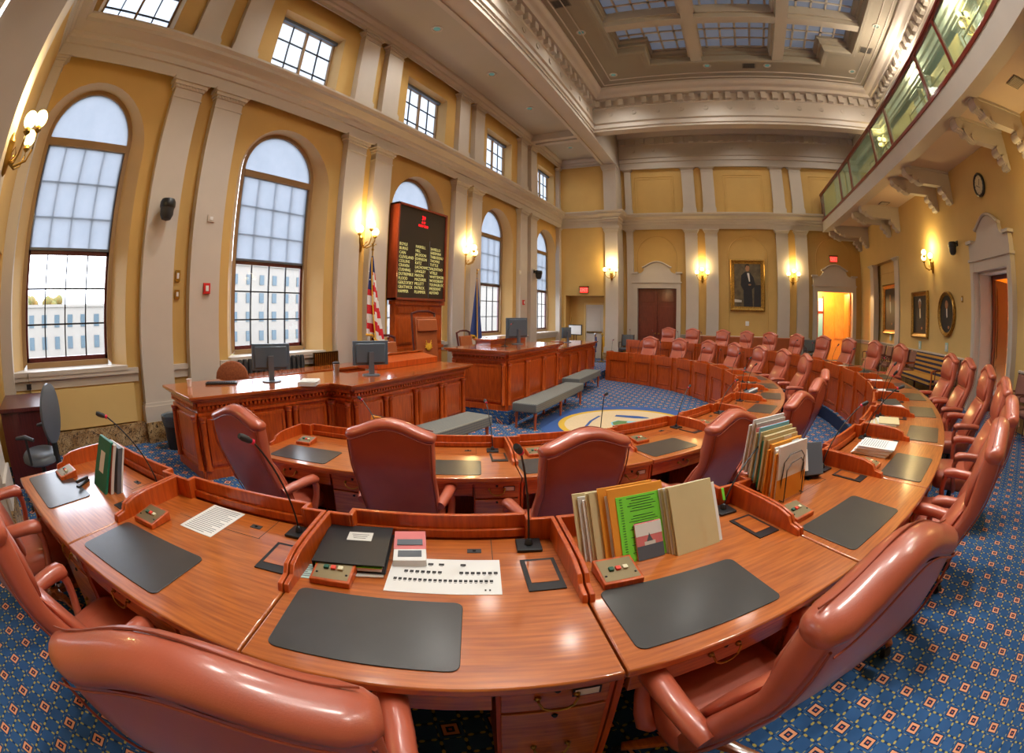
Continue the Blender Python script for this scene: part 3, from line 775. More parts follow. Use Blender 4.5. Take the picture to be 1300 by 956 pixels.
# right wall door, opening into a room hung with framed pictures
d = door_case('door_3', 1.40, 2.72); d.location = (W, 7.32, 0); d.rotation_euler = (0,0,-pi/2)
m = MB(); 
for s in (-1, 1): m.box(min(s*.70,s*.66), 0, 0, max(s*.70,s*.66), .45, 2.72)
m.box(-.7, 0, 2.68, .7, .45, 2.72); struct('lining', m, 'cream', d)
m = MB(); m.box(-.66,.42,0,-.60,.50,2.68); m.box(.60,.42,0,.66,.50,2.68); m.box(-.66,.42,2.6,.66,.50,2.68); struct('frame', m, 'mahog', d)
m = MB(); m.box(0,0,.01,.78,.045,2.6); m.box(.1,-.012,.2,.68,0,.9); m.box(.1,-.012,1.05,.68,0,2.45)
lf = struct('leaf', m, 'darkwood', d); lf.location = (-.58,.50,0); lf.rotation_euler = (0,0,R_(112))
m = MB(); bx0, bx1 = W+.5, W+3.6
m.box(bx1, 4.6, 0, bx1+.1, 12.6, 3.3); m.box(bx0, 12.5, 0, bx1, 12.6, 3.3); m.box(bx0, 4.6, 0, bx1, 4.7, 3.3); m.box(bx0-.35, 4.6, 3.2, bx1, 12.6, 3.3)
m.box(bx0-.06, 4.6, 0, bx0, 6.60, 3.3); m.box(bx0-.06, 8.04, 0, bx0, 12.6, 3.3); m.box(bx0-.06, 6.6, 2.72, bx0, 8.04, 3.3)
struct('wall_right_anteroom', m, 'oak')
light('anteroom_lamp', 'POINT', (W+1.8, 9.6, 2.9), 160, (1,.66,.28), shadow_soft_size=.1)
# aisle niche doors
for k, (Y, s) in enumerate(((D1, 1), (N1, -1))):
    r = sempty('door_%d' % (4+k)); r.location = (1.20, Y+s*.55, 0); r.rotation_euler = (0,0,0 if s > 0 else pi)
    m = MB(); m.box(-.36,-.05,0,.36,0,2.06); m.box(-.26,-.06,1.05,.26,-.05,1.9); m.box(-.26,-.06,.15,.26,-.05,.85)
    lf = struct('leaf', m, 'cream', r, bev=.004)
    m = MB(); m.box(-.43,-.08,0,-.36,0,2.13); m.box(.36,-.08,0,.43,0,2.13); m.box(-.43,-.08,2.06,.43,0,2.13); struct('casing', m, 'yellow2', r)
    m = MB(); m.box(-.30,-.11,.99,.30,-.085,1.03); m.box(-.30,-.09,.98,-.27,-.05,1.04); m.box(.27,-.09,.98,.30,-.05,1.04); struct('door_handle', m, 'brass', lf)

# ---- exterior: office building with rows of windows, some trees, ground
bld = thing('office_building', 'long pale stone office building with rows of small windows outside the arched windows', 'building', (-40, 10, -8))
m = MB(); m.box(-12, -60, 0, 0, 8.0, 8+2.73); m.box(-.3,-40,8+2.5,.15,8,8+2.75); m.box(-12, 8.0, 0, .6, 230, 8+7.4); m.box(.5,8,8+7.0,.8,230,8+7.4); m.obj('wall', 'stone', bld)
WPROTO = []
for zr in (8-.75, 8+1.2):
    y = -19.16
    while y < 7:
        if not WPROTO: m = MB(); m.box(-.05,0,-.5,.06,.62,.62); WPROTO.append(m.mesh('window', 'outglass'))
        o = bpy.data.objects.new('window', WPROTO[0]); COL.objects.link(o); o.parent = bld; o.location = (0, y, zr); y += 1.63
for zr in (8-3, 8-.9, 8+1.25, 8+3.35, 8+5.4):
    y = 8.9
    while y < 40: o = bpy.data.objects.new('window', WPROTO[0]); COL.objects.link(o); o.parent = bld; o.location = (.62, y, zr); y += 1.85
def tree(x, y, z, r, k, label):
    t = thing('tree', label, 'tree', (x, y, z)); m = MB(); random.seed(k)
    for i in range(16):
        a = random.random()*2*pi; q = random.random()**.5*r; m.ball((q*cos(a), q*sin(a), 2.4+random.uniform(-.5,.7)*r), random.uniform(.35,.55)*r, 8, 6)
    m.obj('crown', 'foliage', t); m = MB(); m.lathe([(.25,-3),(.15,2.4)], n=8); m.obj('trunk', 'darkwood', t)
tree(-32, 20.8, -6.4, 1.9, 1, 'small autumn tree with orange leaves outside the second arched window')
tree(-54, -3.5, .4, 1.5, 2, 'green treetop above the roof line outside the nearest window')
tree(-54, .8, .1, 1.5, 3, 'yellow green treetop above the roof line outside the nearest window, beyond the glazing bar')
m = MB(); m.box(-120, -90, -8.1, -1, 110, -8.0); o = m.obj('ground', 'ground'); o['kind'] = 'structure'

# brass rails and dark bench seats inside the gallery, seen through the glass
for k, (y0, y1, l) in enumerate(((2.6,5.2,'nearest'),(6.4,8.8,'middle'),(10.2,12.4,'farthest'))):
    t = thing('gallery_handrail', 'brass handrail frame behind the gallery glass, the %s of three' % l, 'handrail', (GX+.75,(y0+y1)/2,SOF+.36)); L = (y1-y0)/2
    m = MB()
    for z in (.62, .86): m.sweep([(0,-L,z),(0,L,z)], .02, 8)
    m.obj('rail', 'brass', t)
    for y in (-L, 0, L): m = MB(); m.sweep([(0,y,0),(0,y,.9)], .02, 8); m.obj('post', 'brass', t)
for k, (y0, y1, l) in enumerate(((1.2,3.0,'nearest'),(4.8,6.8,'middle'),(8.4,10.4,'farthest'))):
    t = thing('gallery_bench', 'dark wooden bench seat behind the gallery glass, the %s of three' % l, 'bench', (GX+1.35,(y0+y1)/2,SOF+.36)); L = (y1-y0)/2
    m = MB(); m.box(-.2,-L,.38,.2,L,.43); m.box(-.18,-L,0,.18,-L+.06,.38); m.box(-.18,L-.06,0,.18,L,.38); m.obj('seat', 'darkwood', t); m = MB(); m.box(.16,-L,.45,.22,L,.95); m.obj('backrest', 'darkwood', t)
SKY = 6.2; EXPO = 0.52
# ---- lamps
def downlight(x, y, z, e, lab, part=0):
    t = thing('recessed_downlight', lab, 'ceiling light', (x, y, z), group='recessed ceiling downlights')
    m = MB(); m.lathe([(.13,0),(.13,-.012),(.09,-.015),(.075,.03),(.075,.06)], n=18); m.obj('rim', 'cream', t)
    m = MB(); m.lathe([(.074,-.006),(.001,-.007)], n=16); m.obj('lens', 'lens', t)
    light('downlight_beam', 'SPOT', (x, y, z-.03), e, (1,.97,.90), spot_size=R_(140), spot_blend=1, shadow_soft_size=.24)
DL = 210
for i, y in enumerate((6.34-2.3*2, 6.34-2.3, 6.34, 8.79, 11.13, 14.75)):
    downlight(.95, y, 7.895, DL*(.9 if y < 7 else .4), 'round recessed downlight in the aisle ceiling over the left windows, %s from the near end' % ORD[i+1])
for i, (x, y) in enumerate(((3.2,9.5),(3.4,12.04),(6.39,11.96),(8.32,11.97),(11.27,11.94),(11.5,9.26),(3.2,5.8),(3.4,3.3),(6.39,3.36),(8.32,3.36),(11.27,3.38),(11.5,6.0))):
    downlight(x, y, ZC-.005, DL*((.45 if (x < 3.3 or x > 8) and y > 9 and x < 9 else 1.25) if y > 7.5 else 3.4), 'round recessed downlight in the tray ceiling round the laylight, %s clockwise' % ORD[i+1])

for i, (x, y) in enumerate(((3.8,15.3),(7.3,15.3),(10.8,15.3))):  # added fill lights, brighten the end wall beyond the beam
    downlight(x, y, ZC-.005, DL*.9, 'added round fill downlight in the strip behind the cross beam, %s of three' % ORD[i+1])
for i, y in enumerate((13.4,9.6,5.9,2.2)):
    light('gallery_fill', 'POINT', (UX-.35, y, 8.1), 130, (1,.85,.66), shadow_soft_size=.08)  # added unseen fill, brightens the gallery behind the glass
# ================================================================ DESKS
def make_desk(name, label, RI, RO, hw, z, first_a):
    """bow-fronted senate desk; origin on its floor at radius R0; local +x points away from the ring centre"""
    R0 = (RI+RO)/2; x0, y0 = pol(R0, first_a)
    t = thing(name, label, 'desk', (x0, y0, z), R_(first_a))
    t['R0'] = R0
    def P(r, a): return (r*cos(R_(a))-R0, r*sin(R_(a)))
    def sec(m, r0, r1, a0, a1, z0, z1, n=6):
        ring = []
        for i in range(n+1): a = a0+(a1-a0)*i/n; ring.append((P(r0, a), P(r1, a)))
        rs = [[(p[0],p[1],z0),(q[0],q[1],z0),(q[0],q[1],z1),(p[0],p[1],z1)] for p, q in ring]
        m.rings(rs); return m
    g = math.degrees(.004/RO); H = hw-g
    m = MB(); sec(m, RI+.05, RO, -H, H, .725, .76, 8); sec(m, RI+.06, RO-.02, -H, H, .705, .725, 8); m.obj('desktop', 'desk', t, bev=.006)
    m = MB(); pa = math.degrees(.105/RI)
    sec(m, RI, RI+.022, -H+pa, H-pa, .70, .862, 6)
    for s in (-1, 1):
        sec(m, RI+.0, RI+.075, s*(H-pa)-.09, s*(H-pa)+.09, .70, .862, 1)
        a, b = sorted((s*(H-pa), s*H)); sec(m, RI+.055, RI+.077, a, b, .70, .862, 1)
    sec(m, RI+.022, RI+.04, -H+pa, H-pa, .76, .80, 6)
    m.obj('gallery_rail', 'cherry', t, bev=.004)
    for s in (-1, 1):
        m = MB(); th = .018; rs = []
        for r, zt in ((RI+.07,.862),(RI+.30,.858),(RI+.40,.85),(RI+.47,.83),(RI+.49,.80),(RI+.545,.79),(RI+.555,.76)):
            a = s*H; p = P(r, a); nx, ny = -sin(R_(a))*s, cos(R_(a))*s
            rs.append([(p[0],p[1],.755),(p[0]-nx*th,p[1]-ny*th,.755),(p[0]-nx*th,p[1]-ny*th,zt),(p[0],p[1],zt)])
        m.rings(rs); m.obj('side_partition', 'cherry', t, bev=.003)
    # front panel towards the centre
    m = MB(); sec(m, RI+.05, RI+.075, -H, H, .0, .705, 4); sec(m, RI+.0, RI+.05, -H+pa, H-pa, .62, .705, 4)
    sec(m, RI+.02, RI+.05, -H+pa, H-pa, 0, .09, 4)
    wI = H-pa
    for s in (-1, 1):
        a, b = sorted((s*wI, s*(wI*.80))); sec(m, RI+.012, RI+.05, a, b, .0, .62, 2)
        a, b = sorted((s*wI*.97, s*(wI*.83))); sec(m, RI+.004, RI+.014, a, b, .55, .60, 2); sec(m, RI+.004, RI+.014, a, b, .09, .14, 2)
    m.obj('front_panel', 'cherry', t, bev=.004)
    m = MB(); sec(m, RI+.034, RI+.05, -wI*.66, wI*.66, .14, .56, 3); m2 = m
    for a0, a1, z0, z1 in ((-wI*.72,-wI*.64,.11,.59),(wI*.64,wI*.72,.11,.59),(-wI*.72,wI*.72,.56,.59),(-wI*.72,wI*.72,.11,.14)): sec(m, RI+.02, RI+.05, a0, a1, z0, z1, 3)
    m.obj('raised_panel', 'cherry', t, bev=.003)
    # sides, pedestal, drawers
    m = MB()
    for s in (-1, 1):
        a, b = sorted((s*H, s*(H-.14))); sec(m, RI+.07, RO-.05, a, b, 0, .705, 1)
    pd = H*.36; sec(m, RI+.30, RO-.07, pd, H-.02, .02, .705, 3); sec(m, RI+.4, RO-.06, -H, H, .66, .705, 5)
    m.obj('pedestal', 'cherry', t)
    def drawer(a0, a1, z0, z1, plate, nm='drawer'):
        r = RO-.045; m = MB(); sec(m, r-.03, r, a0, a1, z0, z1, 4); d = m.obj(nm, 'desk', t, bev=.003)
        ac = (a0+a1)/2; p = P(r, ac); zz = (z0+z1)/2; hwd = .055; dx, dy = cos(R_(ac)), sin(R_(ac))
        def Q(u, v, o): return (p[0]+dx*o-dy*u, p[1]+dy*o+dx*u, v)
        h = MB(); h.sweep([Q(-hwd, zz+.012, 0), Q(-hwd, zz+.012, .022), Q(-hwd*.8, zz-.012, .03), Q(-hwd*.4, zz-.024, .033), Q(0, zz-.027, .034), Q(hwd*.4, zz-.024, .033), Q(hwd*.8, zz-.012, .03), Q(hwd, zz+.012, .022), Q(hwd, zz+.012, 0)], .0045, 6)
        for u in (-hwd, hwd): h.ball(Q(u, zz+.012, .006), .011, 8, 5)
        h.obj('drawer_handle', 'brass', d)
        h = MB(); h.ball(Q(.0, z1-.022, .002), .010, 8, 5, (1,1,1)); h.obj('keyhole', 'black', d)
        if plate:
            fu = (a1-ac)*pi/180*r-.07
            h = MB(); h.add([Q(fu-.042,zz+.036,.004),Q(fu+.042,zz+.036,.004),Q(fu+.042,zz-.004,.004),Q(fu-.042,zz-.004,.004)],[(0,1,2,3)]); h.add([Q(fu-.035,zz+.031,.006),Q(fu+.035,zz+.031,.006),Q(fu+.035,zz+.001,.006),Q(fu-.035,zz+.001,.006)],[(0,1,2,3)])
            me = h.mesh('name_card', 'black', 0); me.materials.append(MT['white']); me.polygons[1].material_index = 1
            o = bpy.data.objects.new('name_card', me); COL.objects.link(o); o.parent = d
    drawer(-H+.25, pd-.08, .60, .70, False); drawer(pd+.08, H-.10, .58, .70, True); drawer(pd+.08, H-.10, .10, .565, False)
    # inlaid desk fittings
    mx = math.degrees(.07/RI); ma = H-mx-.25
    pm = P(RI+.345, ma)
    m = MB(); q = R_(0)
    m.cbox((pm[0], pm[1], .762), (.215, .13, .006), rz=R_(ma)); m2 = MB(); m2.cbox((pm[0]-.016, pm[1], .7645), (.150, .098, .004), rz=R_(ma))
    b = m.obj('inlay_frame', 'black', t); m2.obj('inlay_plate', 'desk', b)
    gp_ = P(RI+.15, H*.30); m = MB(); m.cbox((gp_[0], gp_[1], .761), (.03,.055,.003), rz=0); b = m.obj('cable_grommet', 'dark', t); m = MB(); m.ball((gp_[0], gp_[1], .763), .008, 8, 5); m.obj('socket', 'black', b)
    m = MB(); a0 = P(RI+.05, H*.45); a1 = P(RI+.24, H*.45); m.cbox(((a0[0]+a1[0])/2, a0[1], .7598), (.19,.003,.0016)); a2 = P(RI+.24, -H*.6); m.cbox((a1[0], (a1[1]+a2[1])/2, .7598), (.003, a1[1]-a2[1], .0016)); m.obj('lid_seam', 'ink', t)
    return t
ORI, ORO, OHW = 7.41, 8.32, 3.65
OA = [k*7.3 for k in range(-10, 11)]
IB = [-75.2,-63.9,-53.8,-43.4,-32.9,-22.9,-13,-3,7,17,26.9,35.7,44.5,53.7,63,73]
IRI, IRO, IHW = 5.30, 6.12, 4.98
odesk = make_desk('outer_desk', 'x', ORI, ORO, OHW, 0, OA[0])
def nth(k, n):
    if k == 0: return 'at its near-left end'
    if k == n-1: return 'at its far end'
    return '%s from its near-left end' % ORD[k+1]
def odlab(k): return 'orange-brown cherry desk of the upper outer row, ' + nth(k, 21)
def idlab(k): return 'cherry desk of the lower inner row, ' + nth(k, 15)
ODESK = []; IDESK = []
for k, a in enumerate(OA):
    x, y = pol(odesk['R0'], a)
    d = odesk if k == 0 else dup(odesk, (x, y, 0), R_(a))
    tag(d, odlab(k), 'desk', 'desks of the outer horseshoe'); ODESK.append(d)
idesk = make_desk('inner_desk', 'x', IRI, IRO, IHW, WELL, (IB[0]+IB[1])/2)
IA = [(a+b)/2 for a, b in zip(IB[:-1], IB[1:])]
for k, a in enumerate(IA):
    x, y = pol(idesk['R0'], a)
    d = idesk if k == 0 else dup(idesk, (x, y, WELL), R_(a))
    d.scale = (1, (IB[k+1]-IB[k])/2/IHW, 1)
    tag(d, idlab(k), 'desk', 'desks of the inner horseshoe'); IDESK.append(d)
# ---------------------------------------------------------------- desk-top things
def onring(r, a, tang=0):
    """world point at radius r, shifted tang metres along the tangent at angle a"""
    x, y = pol(r, a); return x-sin(R_(a))*tang, y+cos(R_(a))*tang
def make_pad():
    m = MB(); L, D, c = .56, .335, .03; pts = []
    for sx, sy in ((1,1),(-1,1),(-1,-1),(1,-1)):
        for i in range(5):
            t = pi/2*i/4+{(1,1):0,(-1,1):pi/2,(-1,-1):pi,(1,-1):3*pi/2}[(sx,sy)]; pts.append((sx*(D/2-c)+c*cos(t), sy*(L/2-c)+c*sin(t)))
    m.prism(pts, 0, .004); return m.obj('desk_pad', 'padm', None, bev=.0015)
def make_vote():
    t = thing('voting_box', 'x', 'voting box'); m = MB(); m.prism([(-.07,.0),(.07,.0),(.07,.024),(-.07,.046)], -.076, .076, 'y'); m.obj('wooden_case', 'cherry', t, bev=.004)
    def top(x): return .024+(.07-x)/.14*.022
    m = MB(); m.add([(-.058,-.066,top(-.058)+.001),(.058,-.066,top(.058)+.001),(.058,.066,top(.058)+.001),(-.058,.066,top(-.058)+.001)],[(0,1,2,3)]); p = m.obj('control_plate', 'brassplate', t, 0)
    for k, c in ((-1,'teal'),(0,'red'),(1,'ivory')):
        m = MB(); m.cbox((.0, k*.027, top(0)+.005), (.019,.019,.010), ry=R_(10)); b = m.obj('button', c, t, bev=.002)
    for k in (-1, 1): m = MB(); m.ball((.03, k*.056, top(.03)+.001), .005, 6, 4); m.obj('screw', 'black', t)
    return t
def make_mic(lean):
    t = thing('gooseneck_microphone', 'x', 'microphone'); m = MB(); m.box(-.05,-.05,0,.05,.05,.012); m.lathe([(.018,.012),(.014,.03),(.006,.04)]); m.obj('base_plate', 'black', t, bev=.003)
    lx, ly, H = (tuple(lean)+(.42,))[:3]; P = [(0,0,.03)]
    for i in range(1, 10):
        u = i/9; P.append((lx*.88*u**1.6, ly*.88*u**1.6, .03+(H-.04)*(1.25*u-.25*u*u)))
    m = MB(); m.sweep(P, .0042, 8); m.obj('gooseneck', 'black', t)
    e = Vector(P[-1]); d = (Vector(P[-1])-Vector(P[-2])).normalized(); d = Vector((lx*.5, ly*.5, max(.01, .35*d.z*.2))).normalized() if abs(lx)+abs(ly) > .12 else (d+Vector((.5,0,-.6))).normalized()
    m = MB(); m.sweep([e, e+d*.012], .0115, 10); m.obj('ring_light', 'led2', t)
    m = MB(); q = e+d*.012; m.sweep([q, q+d*.015, q+d*.045, q+d*.062], [.009, .013, .014, .010], 12); m.obj('capsule', 'dark', t)
    return t
MT['led2'] = M_('mic_ring_red', (214,30,70), .4, var=.05)
PADL = {}
pad = make_pad(); vote = make_vote()
first = {'pad': pad, 'vote': vote}; used = set()
def place(kind, proto, x, y, z, rz, label, group, cat=None):
    if kind in used: o = dup(proto, (x, y, z), rz)
    else: o = proto; o.location = (x, y, z); o.rotation_euler = (0,0,rz); used.add(kind)
    tag(o, label, cat or o['category'] if 'category' in o else cat, group); return o
def dn(k, outer): return ('outer-row desk ' if outer else 'inner-row desk ') + nth(k, 21 if outer else 15).replace('its', "the row's")
for k, a in enumerate(OA):
    x, y = onring(8.075, a, -.18); place('pad', pad, x, y, .7605, R_(a-1.3), 'black leather desk pad on the '+dn(k, True), 'desk pads', 'desk pad')
ipa = {0:-70.8, 2:-50.9, 3:-40.3}
for k, a in enumerate(IA):
    x, y = onring(5.885, ipa.get(k, a-.3)); place('pad', pad, x, y, WELL+.7605, R_(a), 'black leather desk pad on the '+dn(k, False), 'desk pads', 'desk pad')
for k, a in enumerate(OA):
    if k == 12: x, y = onring(7.80, a, -.40)
    x, y = onring(7.83 if k == 3 else 7.80, a, -.355)
    if k == 0: x, y = onring(7.93, a, -.32)
    place('vote', vote, x, y, .7605, R_(a-2), 'wooden voting box on the '+dn(k, True), 'voting boxes')
for k, a in enumerate(IA):
    x, y = onring(5.60, a, -.30); place('vote', vote, x, y, WELL+.7605, R_(a), 'wooden voting box on the '+dn(k, False), 'voting boxes')
# microphones: (leans in desk-local x outward / y tangential)
olean = {0:(.22,-.18,.42), 1:(.18,-.06,.46), 2:(.16,-.06,.47), 3:(-.13,.38,.30), 4:(.13,.27,.40), 5:(.26,.11,.42)}
ilean = {0:(-.16,-.27,.39), 1:(-.30,-.05,.38), 2:(.09,-.02,.47), 3:(-.10,.28,.40), 4:(.07,.31,.38)}
for k, a in enumerate(OA):
    t = make_mic(olean.get(k, (random.uniform(-.02,.2), random.uniform(-.05,.28))))
    x, y = onring(7.53, a, .36); t.location = (x, y, .7605); t.rotation_euler = (0,0,R_(a)); tag(t, 'black gooseneck microphone on the '+dn(k, True), 'microphone', 'desk microphones')
for k, a in enumerate(IA):
    t = make_mic(ilean.get(k, (random.uniform(.0,.2), random.uniform(-.1,.28))))
    x, y = onring(5.46, IB[k+1], -.13); t.location = (x, y, WELL+.7605); t.rotation_euler = (0,0,R_(a)); tag(t, 'black gooseneck microphone on the '+dn(k, False), 'microphone', 'desk microphones')

# ================================================================ CHAIRS
def make_chair():
    t = thing('leather_armchair', 'x', 'chair')
    # --- back shell, lofted; local +y is the sitting direction
    path = [(-.150,.40,.235,.045),(-.172,.46,.25,.055),(-.215,.56,.262,.060),(-.268,.67,.268,.058),(-.322,.78,.270,.054),(-.362,.86,.270,.050),(-.388,.92,.272,.052),(-.402,.99,.277,.060),(-.414,1.08,.279,.064),(-.425,1.16,.280,.060)]
    n = 24; rs = []
    for i, (y, z, w, d) in enumerate(path):
        a = Vector(path[max(i-1,0)][:2]); b = Vector(path[min(i+1,len(path)-1)][:2]); tg = (b-a).normalized(); ny, nz = tg.y, -tg.x
        ring = []
        for k in range(n):
            q = 2*pi*k/n; c, s = cos(q), sin(q); X = w*math.copysign(abs(c)**.38, c); D = d*math.copysign(abs(s)**.45, s)
            dish = -.02*(1-(X/w)**2) if s > 0 else 0
            cr = .075*max(0, cos(pi/2*X/w))**1.7*max(0, (z-.72)/.44) if z > .72 else 0
            ring.append((X, y+ny*(D+dish)*1, z+nz*D+cr))
        rs.append(ring)
    m = MB(); m.rings(rs); back = m.obj('backrest', 'leather', t, 50)
    # --- head roll wrapping over the crest
    P = []; rad = []
    for i in range(15):
        u = -1+2*i/14; X = .272*u; P.append((X, -.430, 1.172+.075*max(0, cos(pi/2*u))**1.7)); e = 1 if abs(u) < .99 else .8
        rad.append((.064*e, .042*e))
    m = MB(); m.sweep([(-.288,-.430,1.168)]+P+[(.288,-.430,1.168)], [(.036,.022)]+rad+[(.036,.022)], 16, up=(0,0,1)); m.obj('head_roll', 'leather', t, 60)
    # --- front cushions: tall reclined pad and a separate head pad
    for nm, C_ in (('back_cushion', ((-.125,.47,.19,.012),(-.130,.50,.225,.030),(-.165,.60,.236,.040),(-.222,.72,.238,.040),(-.278,.82,.234,.036),(-.315,.885,.222,.022),(-.330,.905,.20,.008))), ('head_pad', ((-.345,.915,.19,.010),(-.338,.935,.225,.028),(-.345,1.0,.24,.040),(-.362,1.08,.240,.038),(-.385,1.15,.225,.028),(-.40,1.19,.17,.012)))):
        m = MB(); rs = []
        for y, z, w, d in C_:
            ring = []
            for k in range(20):
                q = 2*pi*k/20; c, s_ = cos(q), sin(q); X = w*math.copysign(abs(c)**.55, c)
                ring.append((X, y+d*s_, z+.25*d*s_+(.05*max(0, cos(pi/2*X/.28))**1.7*max(0, (z-.95)/.24) if z > .95 else 0)))
            rs.append(ring)
        m.rings(rs); m.obj(nm, 'leather', t, 60)
    # --- piping along the rear panel edges
    m = MB()
    for s in (-1, 1): m.sweep([(s*(w-.012), y-(d-.004), z-.01) for y, z, w, d in path], .0045, 6, up=(1,0,0))
    m.sweep([(q[0], q[1]+.02, q[2]+.0425) for q in P], .0028, 5); m.sweep([(q[0], q[1]-.066, q[2]-.022) for q in P], .0028, 5)
    m.sweep([(X, -.262-.058-.050*(.0), .68+.0*X) for X in [-.20+.40*i/8 for i in range(9)]], .0028, 5); 
    m.obj('piping', 'pipe', t)
    # --- seat
    m = MB(); rs = []
    for z, k in ((.36,.88),(.375,.96),(.41,1.0),(.455,1.0),(.485,.95),(.50,.82),(.507,.5)):
        ring = []
        for i in range(28):
            q = 2*pi*i/28; c, s = cos(q), sin(q); ring.append((.262*k*math.copysign(abs(c)**.45, c), .02+.245*k*math.copysign(abs(s)**.45, s), z+(.004*cos(q*8) if z > .49 else 0)))
        rs.append(ring)
    m.rings(rs); m.obj('seat', 'leather', t, 60)
    # --- arms
    for s in (-1, 1):
        m = MB(); m.sweep([(s*.272,-.30,.655),(s*.288,-.22,.668),(s*.300,-.12,.672),(s*.305,-.03,.672),(s*.306,.03,.666),(s*.306,.060,.653)], [(.034,.030),(.038,.032),(.040,.034),(.042,.036),(.044,.038),(.036,.030)], 12); arm = m.obj('armrest', 'leather', t, 60)
        m = MB(); m.sweep([(s*.305,.030,.66),(s*.306,.053,.60),(s*.305,.048,.53),(s*.300,.025,.46),(s*.285,.0,.40),(s*.25,-.01,.37)], [(.03,.028),(.028,.026),(.027,.025),(.030,.026),(.034,.028),(.03,.02)], 10, up=(0,1,0)); m.obj('arm_support', 'leather', arm, 60)
        m = MB(); m.lathe([(.030,-.0),(.024,.006),(.014,.0),(.012,.006),(.002,.006)], (s*.306,.066,.650), 14, 'y'); m.obj('arm_scroll', 'pipe', arm)
    # --- underframe, column, five-star base, castors
    m = MB(); m.box(-.14,-.13,.325,.14,.13,.365); m.lathe([(.03,.10),(.03,.33)], n=12); m.obj('swivel_column', 'black', t)
    m = MB()
    for i in range(5):
        a = 2*pi*i/5+.3; c, s = cos(a), sin(a); m.sweep([(c*.03,s*.03,.12),(c*.15,s*.15,.115),(c*.30,s*.30,.085)], [(.030,.026),(.028,.022),(.022,.016)], 8, sq=.6)
    m.lathe([(.05,.08),(.05,.15),(.035,.16)], n=14); star = m.obj('star_base', 'desk', t)
    for i in range(5):
        a = 2*pi*i/5+.3; c, s = cos(a), sin(a); m = MB()
        m.sweep([(c*.30-s*.022,s*.30+c*.022,.030),(c*.30+s*.022,s*.30-c*.022,.030)], .030, 12); m.lathe([(.012,.03),(.012,.08)], (c*.295,s*.295,0), 8); m.obj('castor', 'dark', star)
    return t
chair = make_chair(); cused = []
def place_chair(x, y, z, face, label, group):
    o = dup(chair, (x, y, z), 0) if cused else chair; cused.append(1)
    o.location = (x, y, z); o.rotation_euler = (0,0,face-pi/2); tag(o, label, 'chair', group); return o
def ringchair(a, r, z, rot, label, group):
    x, y = pol(r, a); place_chair(x, y, z, R_(a+180+rot), label, group)
OCH = {0:(-75.0,8.40,0), 1:(-67.3,8.42,8), 2:(-61.0,8.40,19), 3:(-51.9,8.32,-3.6), 4:(-42.9,8.34,0), 5:(-37.5,8.44,0), 6:(-30.2,8.52,0), 7:(-22.3,8.58,0), 8:(-15.8,8.56,0), 9:(-10.8,8.52,2), 11:(5.7,8.58,0), 12:(13.2,8.58,0), 13:(20.6,8.58,0), 14:(27.7,8.58,3), 15:(35.2,8.58,0), 16:(42.3,8.58,4), 17:(49,8.58,-3), 18:(55.3,8.58,0), 19:(63.3,8.58,3), 20:(69.9,8.58,0)}
for k, a in enumerate(OA):
    if k == 10: continue
    aa, r, ro = OCH.get(k, (a-1.2, 8.58, 0))
    ringchair(aa, r, 0, ro, 'brown leather high-backed armchair behind the '+dn(k, True), 'chairs of the outer row')
ICH = {0:(-71.5,6.14,-7), 1:(-61.5,6.07,-2), 2:(-52.3,6.34,9), 3:(-42.3,6.36,6), 4:(-32.2,6.36,-2), 5:(-23.2,6.28,-4), 6:(-14.9,6.28,0), 8:(8.1,6.40,0), 9:(18.2,6.40,3), 10:(28,6.40,0), 11:(37.7,6.40,-3), 12:(46.7,6.40,0), 13:(56.3,6.40,3), 14:(66.2,6.40,0)}
for k, a in enumerate(IA):
    if k == 7: continue
    aa, r, ro = ICH.get(k, (a-1.2, 6.28, 0))
    ringchair(aa, r, WELL, ro, 'brown leather high-backed armchair behind the '+dn(k, False), 'chairs of the inner row')
